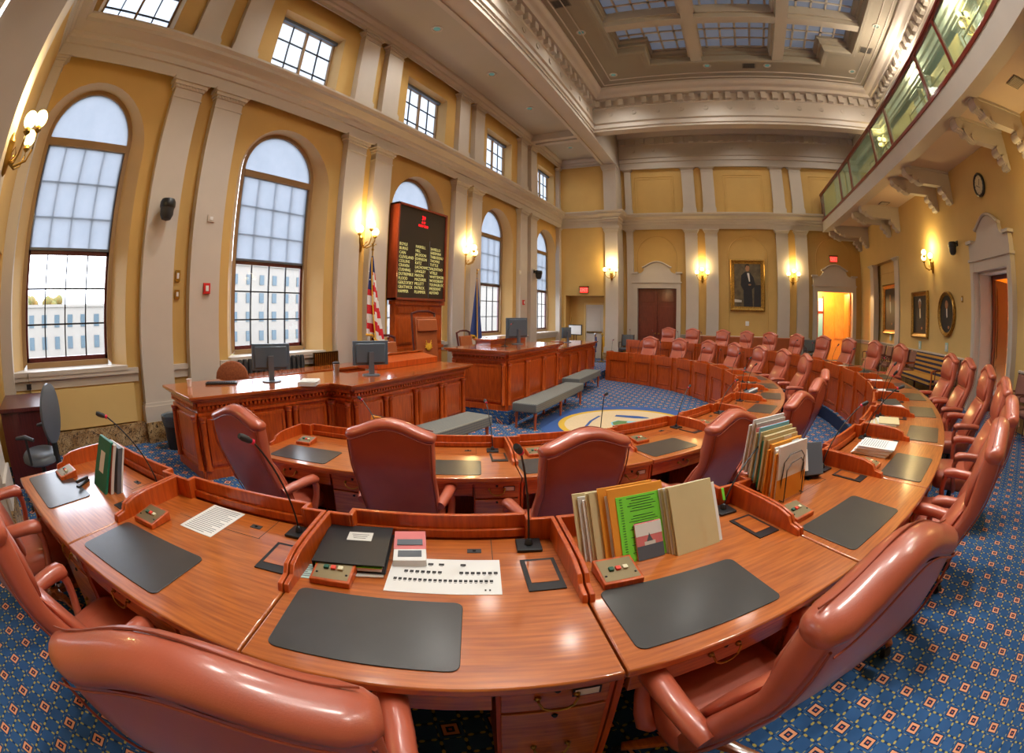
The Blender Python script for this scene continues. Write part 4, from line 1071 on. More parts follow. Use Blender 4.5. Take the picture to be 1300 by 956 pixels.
# ================================================================ ROSTRUM
def facade(parent, p0, p1, z0, z1, npan, cols=True, name='raised_panel', mat='cherry'):
    """outward side is to the right of travel p0 -> p1"""
    p0, p1 = Vector(p0), Vector(p1); L = (p1-p0).length; t = (p1-p0)/L; o = Vector((t.y, -t.x)); a = atan2(t.y, t.x)
    def T(u, v, z): q = p0+t*u+o*v; return (q.x, q.y, z)
    pw = L/npan
    def bx(m, u0, u1, v0, v1, a0, a1):
        c = T((u0+u1)/2, (v0+v1)/2, (a0+a1)/2); m.cbox(c, (u1-u0, abs(v1-v0), a1-a0), rz=a)
    m = MB(); bx(m, 0, L, 0, .035, z0, z0+.10); m.obj('plinth', mat, parent); m = MB(); bx(m, 0, L, 0, .03, z1-.14, z1-.11); m.obj('fascia_band', mat, parent); m = MB(); bx(m, 0, L, 0, .045, z1-.04, z1)
    k = int(L/.05)
    for i in range(k): bx(m, (i+.25)*L/k, (i+.75)*L/k, 0, .05, z1-.075, z1-.045)
    m.obj('dentil_moulding', mat, parent)
    for i in range(npan):
        u0, u1 = i*pw, (i+1)*pw; e = .13 if pw > .5 else .09
        m = MB(); bx(m, u0+e, u1-e, .004, .014, z0+.18, z1-.22)
        for b in ((u0+e-.035,u0+e,z0+.145,z1-.185),(u1-e,u1-e+.035,z0+.145,z1-.185),(u0+e,u1-e,z0+.145,z0+.18),(u0+e,u1-e,z1-.22,z1-.185)): bx(m, b[0], b[1], 0, .022, b[2], b[3])
        m.obj(name, mat, parent)
    if cols:
        for i in range(npan+1):
            for du in ((.045,) if i == 0 else (-.045,) if i == npan else (-.045,.045)):
                u = i*pw+du; m = MB(); c = T(u, .03, 0)
                m.lathe([(.040,z0+.10),(.040,z0+.13),(.032,z0+.145),(.030,z1-.21),(.038,z1-.20),(.034,z1-.185),(.045,z1-.165),(.045,z1-.145)], (c[0],c[1],0), 12); m.obj('half_column', mat, parent)
def counter(name, label, top, z0, zt, faces, cat='counter'):
    """top: ccw outline of the slab; faces: [(edge index, panels)]"""
    t = thing(name, label, cat, (top[0][0], top[0][1], z0)); ox, oy = top[0]
    L = [(x-ox, y-oy) for x, y in top]; body = inset(L, .12)
    m = MB(); m.prism(body, 0, zt-z0-.045); m.prism(inset(L, .10), 0, .09); m.obj('body', 'cherry', t)
    m = MB(); m.prism(L, zt-z0-.03, zt-z0); m.prism(inset(L, .025), zt-z0-.05, zt-z0-.03); m.prism(inset(L, .06), zt-z0-.075, zt-z0-.05); m.obj('counter_top', 'cherrytop', t, bev=.004)
    n = len(body)
    for e, npan in faces: facade(t, body[e], body[(e+1) % n], 0, zt-z0-.07, npan)
    return t
near_top = [(.86,1.52),(1.86,1.52),(2.09,3.24),(2.43,3.29),(2.36,5.98),(1.62,5.98),(1.62,3.95),(1.30,3.95),(1.10,2.35),(.86,2.35)]
# inset() expects ccw; edges 0 (near end), 1, 2, 3 carry panelling
c = counter('clerk_counter', 'panelled cherry clerks counter in front of the first two arched windows', near_top, WELL+.24, .885, [(0,1),(1,3),(2,1),(3,4)])
m = MB(); m.prism([(1.75,3.44),(2.28,3.44),(2.24,5.84),(1.75,5.84)], WELL, .0); o = m.obj('plinth', 'cherry', c); o.location = (-near_top[0][0], -near_top[0][1], 0)
far_top = [(1.62,9.25),(2.34,9.25),(2.30,13.35),(1.0,13.35),(1.0,12.6),(1.62,12.6)]
counter('clerk_counter', 'panelled cherry clerks counter beyond the podium, towards the far wall', far_top, 0, .87, [(1,5),(2,1)])
pod_top = [(1.35,6.60),(2.66,6.66),(2.68,9.20),(1.35,9.20)]
pod = counter('podium', 'tall panelled cherry rostrum podium below the vote board', pod_top, 0, 1.06, [(0,1),(1,3),(2,1)], 'podium')
m = MB(); m.box(.12,.95,1.06,.45,2.5,1.16); m.box(.08,.90,1.16,.50,2.55,1.185); m.obj('raised_ledge', 'cherrytop', pod, bev=.004)
# raised back desk beside the president's seat
t = thing('raised_desk', 'raised cherry desk section with a sloping lid on the clerks counter', 'desk', (1.30,4.45,.8865))
m = MB(); m.prism([(0,0),(.42,0),(.42,.09),(.0,.16)], 0, 1.45, 'y'); m.obj('lid_box', 'cherry', t, bev=.004); m = MB(); m.box(-.02,-.02,.155,.10,1.47,.175); m.obj('ledge', 'cherrytop', t, bev=.003)
t = thing('credenza', 'long low cherry credenza under the second arched window', 'cabinet', (.12,3.05,0))
m = MB(); m.box(0,0,0,.42,2.3,.76); m.obj('body', 'cherry', t); m = MB(); m.box(-.02,-.03,.76,.46,2.33,.80); m.obj('worktop', 'cherrytop', t, bev=.004)
for i in range(4): m = MB(); m.box(.42,.05+i*.56,.06,.44,.55+i*.56,.72); d_ = m.obj('door', 'cherry', t, bev=.004); m = MB(); m.ball((.452,.10+i*.56,.5), .014, 8, 5); m.obj('knob', 'brass', d_)
# wooden panelling behind the president's chair
t = thing('wall_panelling', 'tall cherry wall panelling behind the high-backed official chair', 'panelling', (-.15,7.62,0))
m = MB(); m.box(0,-.86,0,.14,.80,1.90); m.box(0,-.90,1.85,.20,.84,1.939); m.box(0,-.9,.90,.17,.84,.96); m.obj('backing', 'cherry', t)
for y0, y1 in ((-.80,-.32),(-.26,.24),(.30,.76)):
    for z0, z1 in ((.1,.84),(1.03,1.60),(1.66,1.82)):
        m = MB(); m.box(.14,y0,z0,.155,y1,z1); m.box(.14,y0+.03,z0+.03,.165,y1-.03,z1-.03); m.obj('raised_panel', 'cherry', t, bev=.004)
# vote board
t = thing('vote_board', 'large dark electronic roll call board in a wooden frame over the rostrum', 'scoreboard', (-.13,7.50,1.94))
hw, H = .875, 2.02
m = MB(); m.box(0,-hw,0,.26,-hw+.05,H); m.box(0,hw-.05,0,.26,hw,H); m.box(0,-hw,0,.26,hw,.05); m.box(0,-hw,H-.05,.26,hw,H); m.box(0,-hw,0,.03,hw,H); m.obj('frame', 'boardframe', t, bev=.006)
m = MB(); m.box(.03,-hw+.05,.05,.225,hw-.05,H-.05); m.obj('display_face', 'boardface', t, 0)
def onwall_x(x, y, z): return Matrix(((0,0,1,x),(1,0,0,y),(0,1,0,z),(0,0,0,1)))
cols = (['BOYLE','BURNS','CAIN','CLEVELAND','COLLINS','CRAVEN','CUSHING','DUTREMBLE','FLOOD','GERZOFSKY','GRATWICK','HAMPER'],
        ['HASKELL','HILL','JACKSON','JOHNSON','KATZ','LACHOWICZ','LANGLEY','MASON','MAZUREK','MILLETT','PATRICK','PLUMMER'],
        ['SAVIELLO','SHERMAN','THIBODEAU','THOMAS','TUTTLE','VALENTINO','VITELLI','WHITTEMORE','WOODBURY','YOUNGBLOOD','PRESIDENT','ALFOND'])
for i, cl in enumerate(cols):
    text('name_column', '\n'.join(cl), .088, 'letter', onwall_x(.229, -.77+i*.53, .665), t, 'LEFT')
text('clock_digits', '39', .13, 'led', onwall_x(.229, 0, 1.80), t); text('clock_digits', '0 39', .07, 'led', onwall_x(.229, 0, 1.70), t); text('clock_digits', 'NOV 2013', .075, 'led', onwall_x(.229, 0, 1.62), t)
m = MB(); m.box(.225,.25,.07,.232,.262,1.32); m.obj('divider', 'greyp', t)
# official chair: tall, wood framed
def official(label, loc, rz, tall):
    t = thing('official_chair' if tall else 'leather_side_chair', label, 'chair', loc, rz)
    H = 1.68 if tall else 1.26; w = .31 if tall else .26
    m = MB(); m.box(-w,-.25,.40,w,.27,.50); m.obj('seat', 'leather2', t, bev=.03)
    m = MB(); m.prism([(-.24,.50),(-.18,.50),(-.30,H-.08),(-.36,H-.08)], -w+.03, w-.03, 'x'); m.obj('backrest', 'leather2', t, bev=.012)
    if tall:
        m = MB(); m.prism([(-.285,H-.36),(-.215,H-.36),(-.25,H-.12),(-.31,H-.12)], -w+.05, w-.05, 'x'); m.obj('headrest', 'leather2', t, bev=.02)
        m = MB(); m.ball((0,-.205,1.02), .075, 10, 6, (1,.12,1)); 
        for s in (-1, 1): 
            for k in range(4): m.sweep([(0,-.20,1.0),(s*.05,-.21,1.04+k*.02),(s*(.10-.01*k),-.212,1.0+k*.05)], .008, 5)
        m.obj('gold_emblem', 'fringe', t)
    m = MB()
    for s in (-1, 1):
        m.sweep([(s*w,-.28,0),(s*w,-.25,.45),(s*w,-.27,.6),(s*w,-.385,H+.0)], .022, 8); m.sweep([(s*w,.24,0),(s*w,.24,.64),(s*w,.20,.68),(s*w,-.1,.68),(s*w,-.28,.66)], .020, 8)
    m.sweep([(-w,-.38,H-.01),(-w*.5,-.385,H+.03),(0,-.385,H+.035),(w*.5,-.385,H+.03),(w,-.38,H-.01)], .022, 8, up=(0,1,0)); m.obj('wood_frame', 'darkwood', t)
    return t
official('tall wood-framed brown leather official chair with gold emblem behind the podium', (.92,6.95,0), R_(-100), True)
official('low square-backed brown leather chair behind the raised desk', (1.12,5.60,.0), R_(-95), False)
official('low square-backed brown leather chair beside the blue flag', (.98,8.42,0), R_(-90), False)
# suede chair and wicker screen
t = thing('suede_chair', 'round-backed brown suede chair behind the near clerk monitor', 'chair', (.68,2.62,0), R_(-120))
rs = []
m = MB(); m.rings([[(.24*k*cos(q), -.24+.035*dd, .62+.21+.22*k*sin(q)) for q in [2*pi*i/20 for i in range(20)]] for k, dd in ((.9,-1),(1,-.6),(1,.6),(.9,1))]); m.obj('backrest', 'suede', t, 60)
m = MB(); m.lathe([(.20,.43),(.25,.45),(.25,.50),(.2,.53),(.01,.54)], n=20); m.obj('seat', 'suede', t, 60); m = MB(); m.lathe([(.03,.08),(.03,.44)], n=10); m.box(-.02,-.27,.4,.02,-.22,.75)
for i in range(5): m.sweep([(0,0,.09),(.28*cos(i*1.257),.28*sin(i*1.257),.05)], .02, 6)
m.obj('base', 'black', t)
t = thing('radiator', 'black ribbed cast radiator under the second arched window', 'radiator', (.0,3.75,.0))
for i in range(14): m = MB(); m.sweep([(-.02,-.62+i*.095,.10),(-.02,-.62+i*.095,.94),(-.02,-.62+i*.095,1.0)], [(.042,.05),(.042,.05),(.03,.03)], 8, up=(1,0,0)); m.obj('radiator_section', 'dark', t)
t = thing('heater_grille', 'woven brown metal heater grille below the sill beside the striped flag', 'grille', (.05,4.85,0)); m = MB(); m.box(-.02,-.28,0,.02,.28,1.02); m.obj('frame', 'bronze', t)
m = MB()
for i in range(12): m.box(.02,-.26+i*.045,.04,.028,-.245+i*.045,1.0)
m.obj('lattice', 'brass', t)
# monitors
def monitor(label, loc, rz, w=.48, h=.31, back=True):
    t = thing('computer_monitor', label, 'monitor', loc, rz)
    m = MB(); m.box(-w/2,-.02,.13,w/2,.02,.13+h); m.obj('housing', 'screen', t, bev=.006); m = MB(); m.box(-w*.42,-.04,.16,w*.42,-.02,.10+h); m.obj('rear_shell', 'screen', t, bev=.01)
    m = MB(); m.box(-w/2+.02,.02,.15,w/2-.02,.022,.11+h); m.obj('screen', 'black', t, 0)
    m = MB(); m.box(-.035,-.075,0,.035,-.04,.30); m.lathe([(.12,0),(.12,.012),(.03,.02)], (0,-.03,0), 16); m.obj('stand', 'greyp', t)
    return t
monitor('dark flat monitor seen from behind on the near end of the clerks counter', (1.48,2.80,.886), R_(62))
monitor('dark flat monitor seen from behind beside the steel tumbler', (1.98,4.05,.886), R_(58))
monitor('large black monitor on the rostrum podium, beside the blue flag', (2.0,8.25,1.061), R_(75), .62, .40)
monitor('small black monitor on the far clerks counter', (1.65,12.2,.871), R_(80), .50, .30)
t = thing('steel_tumbler', 'brushed steel tumbler on the clerks counter between the two monitors', 'tumbler', (1.66,3.72,.886)); m = MB(); m.lathe([(.038,0),(.045,.12),(.047,.15)], n=18); m.obj('body', 'steel', t); m = MB(); m.lathe([(.048,.15),(.048,.165),(.03,.175),(.01,.175)], n=18); m.obj('lid', 'dark', t)
t = thing('keyboard_tray', 'black keyboard on the near end of the clerks counter', 'keyboard', (1.25,2.2,.886), R_(60)); m = MB(); m.box(-.2,-.07,0,.2,.07,.02); m.obj('case', 'black', t, bev=.004); m = MB()
for i in range(12):
    for j in range(4): m.box(-.18+i*.03,-.055+j*.028,.02,-.157+i*.03,-.034+j*.028,.026)
m.obj('keys', 'dark', t)
t = thing('paper_cup', 'small white paper cup on the near corner of the clerks counter', 'cup', (1.20,1.78,.886)); m = MB(); m.lathe([(.022,0),(.032,.085),(.030,.085),(.021,.004),(.001,.004)], n=16); m.obj('cup', 'white', t); m = MB(); m.sweep([(.032*cos(i*.45),.032*sin(i*.45),.085) for i in range(15)], .0025, 5); m.obj('rim', 'white', t)
t = make_mic((.05,.18)); t.location = (2.1,7.55,1.061); tag(t, 'black gooseneck microphone standing on the rostrum podium', 'microphone')
for k, (x, y, z, l) in enumerate(((1.75,9.9,.871,'stack of white papers on the near part of the far clerks counter'),(1.8,11.2,.871,'white papers beside a clear box on the far clerks counter'),(2.0,3.0,.886,'loose white sheet on the near clerks counter'))):
    t = thing('paper_stack', l, 'papers', (x, y, z), R_(20*k)); m = MB(); m.box(-.11,-.14,0,.11,.14,.02+.01*k); m.obj('sheets', 'white', t); m = MB(); m.cbox((.01,.01,.031+.01*k-.006),(.21,.28,.003),rz=.12); m.obj('top_sheet', 'paper2', t)
# benches
def bench(label, x0, y0, x1, y1, rz=0):
    t = thing('upholstered_bench', label, 'bench', ((x0+x1)/2,(y0+y1)/2,WELL), rz, None); a, b = (x1-x0)/2, (y1-y0)/2
    m = MB(); m.box(-a,-b,.30,a,b,.46); m.obj('seat_cushion', 'check', t, bev=.02)
    for sx in (-1, 1):
        for sy in ((-1, -.0, 1) if b > 1.1 else (-1, 1)):
            m = MB(); m.sweep([(sx*(a-.05),sy*(b-.08),.30),(sx*(a-.045),sy*(b-.075),0)], [(.028,.028),(.016,.016)], 8, sq=.6); m.obj('leg', 'legwood', t)
bench('long grey checked bench at the foot of the rostrum podium', 2.76,6.55,3.20,9.10)
bench('grey checked bench further along by the far counter', 2.48,9.65,2.92,11.50)
bench('grey checked bench behind the crest of an inner armchair', 2.44,3.75,2.90,5.55, R_(-4))
# flags
def flag(label, x, y, zt, us, lean):
    t = thing('flag_on_pole', label, 'flag', (x, y, 0)); m = MB(); m.sweep([(0,0,.02),(0,0,zt-.12)], .013, 8); m.lathe([(.15,0),(.15,.03),(.03,.06),(.02,.12)], n=18); m.obj('pole', 'brass', t)
    m = MB(); m.ball((0,0,zt-.11), .025, 8, 5); m.sweep([(0,-.0,zt-.10),(0,0,zt-.02)], [(.02,.012),(.012,.01)], 6)
    for s in (-1, 1): m.sweep([(0,0,zt-.06),(.02,s*.045,zt-.01),(.02,s*.07,zt-.03)], [(.012,.008),(.014,.006),(.004,.003)], 6)
    m.obj('finial', 'brass', t)
    # draped cloth: cone of folds
    def rad(u, q): return (.02+.17*u**.8)*(.62+.38*cos(q*4+u*2))
    def pt(u, q): r = rad(u, q); return (r*cos(q)*.75+.03*u, r*sin(q)+lean*u*u, zt-.22-u*1.42-.10*u*cos(q-1))
    nU = 13 if us else 6; nQ = 40
    if us:
        R, Wm, B = MB(), MB(), MB()
        for i in range(nU*2):
            u0, u1 = i/(nU*2), (i+1)/(nU*2)
            for k in range(nQ):
                q0, q1 = 2*pi*k/nQ, 2*pi*(k+1)/nQ; f = [pt(u0,q0), pt(u0,q1), pt(u1,q1), pt(u1,q0)]
                d = B if (u0 < .42 and (.2 < k/nQ < .9)) or u0 < .18 else (R if int((u0*9+.35*cos(q0*2))) % 2 else Wm); d.add(f, [(0,1,2,3)])
        R.obj('red_stripes', 'flagred', t); Wm.obj('white_stripes', 'white', t); B.obj('blue_canton', 'flagblue', t)
        m = MB()
        for (u, q) in ((.16,2.2),(.22,2.8),(.27,2.0),(.30,3.4),(.34,2.5),(.24,3.8),(.20,4.4),(.36,4.2),(.30,4.9)):
            p = Vector(pt(u, q))+Vector((cos(q)*.01, sin(q)*.01, 0)); m.ball(tuple(p), .012, 5, 4)
        m.obj('stars', 'white', t)
    else:
        m = MB()
        for i in range(20):
            for k in range(nQ): q0, q1 = 2*pi*k/nQ, 2*pi*(k+1)/nQ; m.add([pt(i/20,q0), pt(i/20,q1), pt((i+1)/20,q1), pt((i+1)/20,q0)], [(0,1,2,3)])
        m.obj('cloth', 'stateblue', t)
    m = MB(); m.sweep([pt(1, 2*pi*k/nQ) for k in range(nQ+1)], (.022), 6); m.sweep([(p[0]*1.05+.01, p[1]*1.05-.02, p[2]) for p in [pt(.02+i/14*.98, 5.6) for i in range(15)]], .010, 6); m.obj('gold_fringe', 'fringe', t)
flag('red and white striped flag with gold fringe beside the vote board', .72, 5.33, 2.86, True, .10)
flag('dark blue flag with gold trim on a pole beyond the vote board', .62, 8.95, 2.72, False, -.05)
# waste bin, cabinet and office chair in the near-left corner
t = thing('waste_bin', 'black waste bin with clear liner bag beside the marble base', 'bin', (.42,1.78,0)); m = MB(); m.lathe([(.14,0),(.17,.40),(.18,.41),(.165,.40),(.135,.01),(.001,.01)], n=20); m.obj('bin', 'dark', t)
m = MB(); m.lathe([(.172,.30),(.190,.38),(.192,.43),(.160,.42),(.150,.25)], n=24); m.obj('liner_bag', 'glassb', t)
t = thing('dark_cabinet', 'dark reddish wooden cabinet in the near-left corner', 'cabinet', (.15,N1+.32,0)); m = MB(); m.box(0,-.28,.0,.86,.46,.78); m.obj('body', 'darkwood', t, bev=.004); m = MB(); m.box(-.02,-.30,.78,.90,.49,.82); m.obj('worktop', 'darkwood', t, bev=.004)
t = thing('office_chair', 'grey office task chair in front of the dark cabinet', 'chair', (1.55,-.30,0), R_(150)); m = MB(); rs = []
for z, k in ((.42,.85),(.44,1),(.48,1),(.51,.85),(.52,.5)): rs.append([(.25*k*cos(q), .24*k*sin(q), z) for q in [2*pi*i/20 for i in range(20)]])
m.rings(rs); m.obj('seat', 'greyp', t, 60); m = MB(); m.rings([[(.22*k*cos(q), -.26+.03*dd, .86+.26*k*sin(q)) for q in [2*pi*i/20 for i in range(20)]] for k, dd in ((.85,-1),(1,-.5),(1,.5),(.85,1))]); m.obj('backrest', 'greyp', t, 60)
for s in (-1, 1): m = MB(); m.sweep([(s*.27,-.12,.68),(s*.28,.0,.70),(s*.27,.14,.68)], [(.03,.015),(.04,.02),(.03,.015)], 10); m.sweep([(s*.27,.0,.68),(s*.25,.0,.45)], .018, 6); m.obj('armrest', 'dark', t)
m = MB(); m.lathe([(.03,.08),(.03,.42)], n=10); m.box(-.03,-.27,.42,.03,-.22,.8); [m.sweep([(0,0,.10),(.30*cos(i*1.257),.30*sin(i*1.257),.06)], .022, 6) for i in range(5)]; [m.ball((.30*cos(i*1.257),.30*sin(i*1.257),.03), .03, 8, 5) for i in range(5)]; m.obj('star_base', 'black', t)
t = thing('window_blind_cord', 'black cable dangling from the sill of the nearest window', 'cable', (PX+.10,-.42,.0)); m = MB(); m.sweep([(0,0,1.02),(.0,.02,.8),(.01,-.05,.5),(.02,-.08,.25)], .006, 6); m.obj('cable', 'black', t); m = MB(); m.box(-.02,-.04,.84,.02,.04,.90); m.obj('junction_box', 'black', t)
# ---- floor medallion
t = thing('floor_medallion', 'round woven state seal set in the blue carpet before the rostrum', 'carpet medallion', (4.51,7.60,WELL)); 
for nm, r0, r1, z, mt in (('blue_field',0,1.55,.003,'sealblue'),('gold_border',1.12,1.23,.006,'sealgold'),('cream_field',0,1.12,.006,'sealcream')):
    m = MB(); n = 64; a = [(r1*cos(2*pi*i/n), r1*sin(2*pi*i/n), z) for i in range(n)]
    if r0: b = [(r0*cos(2*pi*i/n), r0*sin(2*pi*i/n), z) for i in range(n)]; m.rings([a, b], caps=False)
    else: m.add(a, [tuple(range(n))])
    m.obj(nm, mt, t, 0)
def flat(nm, pts, z, mt): m = MB(); m.add([(x, y, z) for x, y in pts], [tuple(range(len(pts)))]); m.obj(nm, mt, t, 0)
sh = [(-.32,-.38),(0,-.5),(.32,-.38),(.36,.35),(-.36,.35)]
sh = [(x*.6, y*.6) for x, y in sh]
flat('shield', [(y, -x) for x, y in sh], .009, 'blue'); flat('shield_land', [(y*.54, -x*.54) for x, y in [(-.32,-.38),(0,-.5),(.32,-.38),(.34,-.05),(-.34,-.05)]], .011, 'sealgreen')
flat('shield_pine', [(.18,0),(-.06,.07),(-.06,-.07)], .013, 'sealgreen'); flat('banner_ribbon', [(.50,-.4),(.55,-.4),(.58,0),(.55,.4),(.50,.4),(.53,0)], .009, 'sealred'); flat('motto_ribbon', [(-.66,-.45),(-.61,-.45),(-.65,0),(-.61,.45),(-.66,.45),(-.70,0)], .009, 'sealblue')
for s in (-1, 1):
    flat('supporter', [(-.35,s*.50),(-.35,s*.64),(.1,s*.66),(.28,s*.60),(.34,s*.54),(.2,s*.48),(.05,s*.46)], .009, 'sealred' if s < 0 else 'sealblue')
# ---- sconces
def sconce(label, loc, nrm, watt=26):
    t = thing('wall_sconce', label, 'wall lamp', loc, R_(nrm), None); m = MB()
    m.lathe([(.001,-.16),(.03,-.13),(.045,-.06),(.06,0),(.045,.08),(.055,.13),(.03,.18),(.001,.22)], (.012,0,0), 12); m.obj('back_plate', 'brass', t)
    for (dx, dy, dz) in ((.20,.21,.22),(.20,-.21,.22),(.30,0,.32)):
        m = MB(); m.sweep([(.03,0,-.03),(.12,dy*.35,-.07),(dx*.85,dy*.8,-.02),(dx,dy,.08),(dx,dy,dz-.07)], [.016,.012,.011,.011,.012], 8); m.lathe([(.012,dz-.10),(.045,dz-.075),(.04,dz-.05),(.03,dz-.04)], (dx,dy,0), 12); arm = m.obj('arm', 'brass', t)
        m = MB(); m.ball((dx,dy,dz+.03), .075, 16, 10); m.obj('globe', 'globe', arm, 80)
    m = MB(); m.sweep([(.05,0,-.05),(.12,.05,.02),(.10,.10,.06),(.07,.07,.03)], .007, 6); m.sweep([(.05,0,-.05),(.12,-.05,.02),(.10,-.10,.06),(.07,-.07,.03)], .007, 6); m.obj('scroll', 'brass', t)
    a = R_(nrm); light('sconce_glow', 'POINT', (loc[0]+.22*cos(a), loc[1]+.22*sin(a), loc[2]+.50), watt, (1,.72,.30), shadow_soft_size=.06)
sconce('brass three-globe wall sconce between the pilasters left of the vote board', (-.13,5.815,2.98), 0)
sconce('brass three-globe wall sconce between the pilasters right of the vote board', (-.13,9.507,2.98), 0)
sconce('brass three-globe wall sconce at the photo\'s left edge on the near pier', (2.05,N1+.11,2.92), 90)
sconce('brass three-globe wall sconce on the white far-left pier', (2.05,D1-.11,3.10), -90)
sconce('brass three-globe wall sconce between the double doors and the large portrait', (5.47,D2+.12,3.10), -90)
sconce('brass three-globe wall sconce between the large portrait and the amber doorway', (9.13,D2+.12,3.10), -90)
sconce('brass three-globe wall sconce on the right wall above the framed portraits', (W-.01,10.45,3.05), 180)
sconce('brass three-globe wall sconce on the right wall, this side of the doorway', (W-.01,4.87,3.05), 180)
sconce('brass three-globe wall sconce on the upper wall behind the gallery glass', (UX-.01,13.2,7.10), 180, 20)
sconce('brass three-globe wall sconce on the near upper gallery wall', (UX-.01,5.8,7.10), 180, 20)
# ---- wall devices
def speaker(label, loc, nrm):
    t = thing('wall_camera', label, 'camera', loc, R_(nrm)); m = MB(); m.sweep([(0,0,.10),(.10,0,.12),(.16,0,.10)], .025, 8); m.box(-.005,-.05,.04,.02,.05,.16); m.obj('bracket', 'black', t)
    m = MB(); m.lathe([(.02,.13),(.10,.12),(.12,.08),(.12,.02),(.11,.0)], (.17,0,0), 20); m.obj('housing', 'black', t); m = MB(); m.lathe([(.105,.0),(.10,-.09),(.07,-.15),(.001,-.17)], (.17,0,0), 20); m.obj('dome', 'dark', t)
speaker('black dome camera high on the first pair of pilasters', (.0,1.735,3.05), 0)
speaker('black dome camera high on the last pair of left-wall pilasters', (.0,13.59,2.98), 0)
speaker('black dome camera beside the right-hand doorway', (W,8.98,3.33), 180)
def plate(name, label, cat, loc, nrm, w, h, mt, d=.02, det=None):
    t = thing(name, label, cat, loc, R_(nrm)); m = MB(); m.box(0,-w/2,-h/2,d,w/2,h/2); m.obj('cover', mt, t, bev=.003)
    m = MB(); m.box(d,-w*.22,-h*.25,d+.008,w*.22,h*.25); m.obj(det[0] if det else 'toggle', det[1] if det else 'white', t, bev=.002)
plate('fire_alarm_pull', 'red fire alarm pull box on the pilaster near the first window', 'fire alarm', (0,2.54,2.03), 0, .11, .15, 'firered', .04, ('pull_handle','white'))
plate('fire_alarm_pull', 'red and white fire alarm pull box near the last window', 'fire alarm', (0,12.76,2.02), 0, .11, .15, 'firered', .04, ('pull_handle','white'))
plate('thermostat', 'small pale thermostat high on the pilaster beside the first window', 'thermostat', (0,2.54,3.02), 0, .12, .10, 'cream')
plate('thermostat', 'small pale thermostat high on the pilaster before the last window', 'thermostat', (0,12.52,2.95), 0, .10, .12, 'ivory')
plate('brass_switch', 'brass switch plate in the gap between the first pilasters', 'switch', (-.14,2.10,2.20), 0, .08, .16, 'brass'); plate('brass_switch', 'brass switch plate lower in the gap between the first pilasters', 'switch', (-.14,2.10,1.95), 0, .08, .12, 'brass')
plate('light_switch', 'white light switch under the large portrait', 'switch', (7.26,D2+.13,1.47), -90, .14, .17, 'white'); plate('brass_switch', 'brass switch plate beside the oval portrait', 'switch', (W,8.86,2.23), 180, .07, .14, 'brass')
for k, (x, y, z, l) in enumerate(((W+.27,14.35,1.20,'small pale plaque under the portrait in the recess'),(W,11.35,1.12,'small pale plaque under the rectangular portrait on the right wall'),(W,9.66,1.17,'small pale plaque under the oval portrait'))): plate('plaque', l, 'plaque', (x,y,z), 180, .16, .20, 'mint')
def exitsign(label, loc, rz):
    t = thing('exit_sign', label, 'sign', loc, rz); m = MB(); m.box(-.17,-.03,-.11,.17,.03,.11); m.box(-.19,-.06,.11,.19,.04,.14); m.obj('housing', 'bronze', t, bev=.004); m = MB(); m.box(-.155,-.034,-.095,.155,-.03,.095); m.obj('face', 'exitred', t, 0)
    text('lettering', 'EXIT', .16, 'white', Matrix(((1,0,0,0),(0,0,1,-.036),(0,1,0,-.0),(0,0,0,1))) @ Matrix.Scale(-1 if 0 else 1, 4), t)
exitsign('red EXIT sign above the aisle niche at the far left', (.935,D1-.04,2.60), 0); exitsign('red EXIT sign above the amber doorway', (10.9,D2+.09,3.97), 0)
# clock
t = thing('wall_clock', 'round dark-rimmed wall clock high above the right doorway', 'clock', (W-.01,7.45,4.36), pi); m = MB(); m.lathe([(.24,0),(.24,.05),(.21,.07),(.19,.05),(.19,.02)], n=28, ax='x'); m.obj('rim', 'black', t); m = MB(); m.lathe([(.19,.0),(.19,.03),(.001,.031)], n=28, ax='x'); m.obj('dial', 'ivory', t, 0)
m = MB(); m.cbox((.036,.03,.05),(.004,.012,.13),rx=-.5); m.cbox((.036,-.05,-.02),(.004,.010,.16),rx=1.1); m.obj('hands', 'black', t); m = MB(); [m.cbox((.034,.165*sin(i*pi/6),.165*cos(i*pi/6)),(.003,.008,.03),rx=-i*pi/6) for i in range(12)]; m.obj('hour_marks', 'ink', t)
# ceiling vents
for x, y, l in ((3.17,8.1,'grey grille vent in the tray ceiling over the left side'),(7.72,12.0,'grey grille vent in the far strip of the tray ceiling'),(11.45,10.6,'grey grille vent in the tray ceiling near the gallery side')):
    t = thing('ceiling_vent', l, 'vent', (x,y,ZC-.012)); m = MB(); m.box(-.22,-.17,0,.22,.17,.01); m.obj('frame', 'vent', t); m = MB(); [m.box(-.19,-.14+i*.035,-.006,.19,-.125+i*.035,.0) for i in range(8)]; m.obj('louvre', 'dark', t)
for x, y, l in ((11.37,4.27,'pale grille vent in the gallery soffit, the nearer one'),(11.45,12.2,'pale grille vent in the gallery soffit, the farther one')):
    t = thing('ceiling_vent', l, 'vent', (x,y,SOF-.022)); m = MB(); m.box(-.16,-.16,0,.16,.16,.01); m.obj('frame', 'vent', t); m = MB(); [m.box(-.13,-.13+i*.035,-.006,.13,-.115+i*.035,.0) for i in range(8)]; m.obj('louvre', 'cream', t)
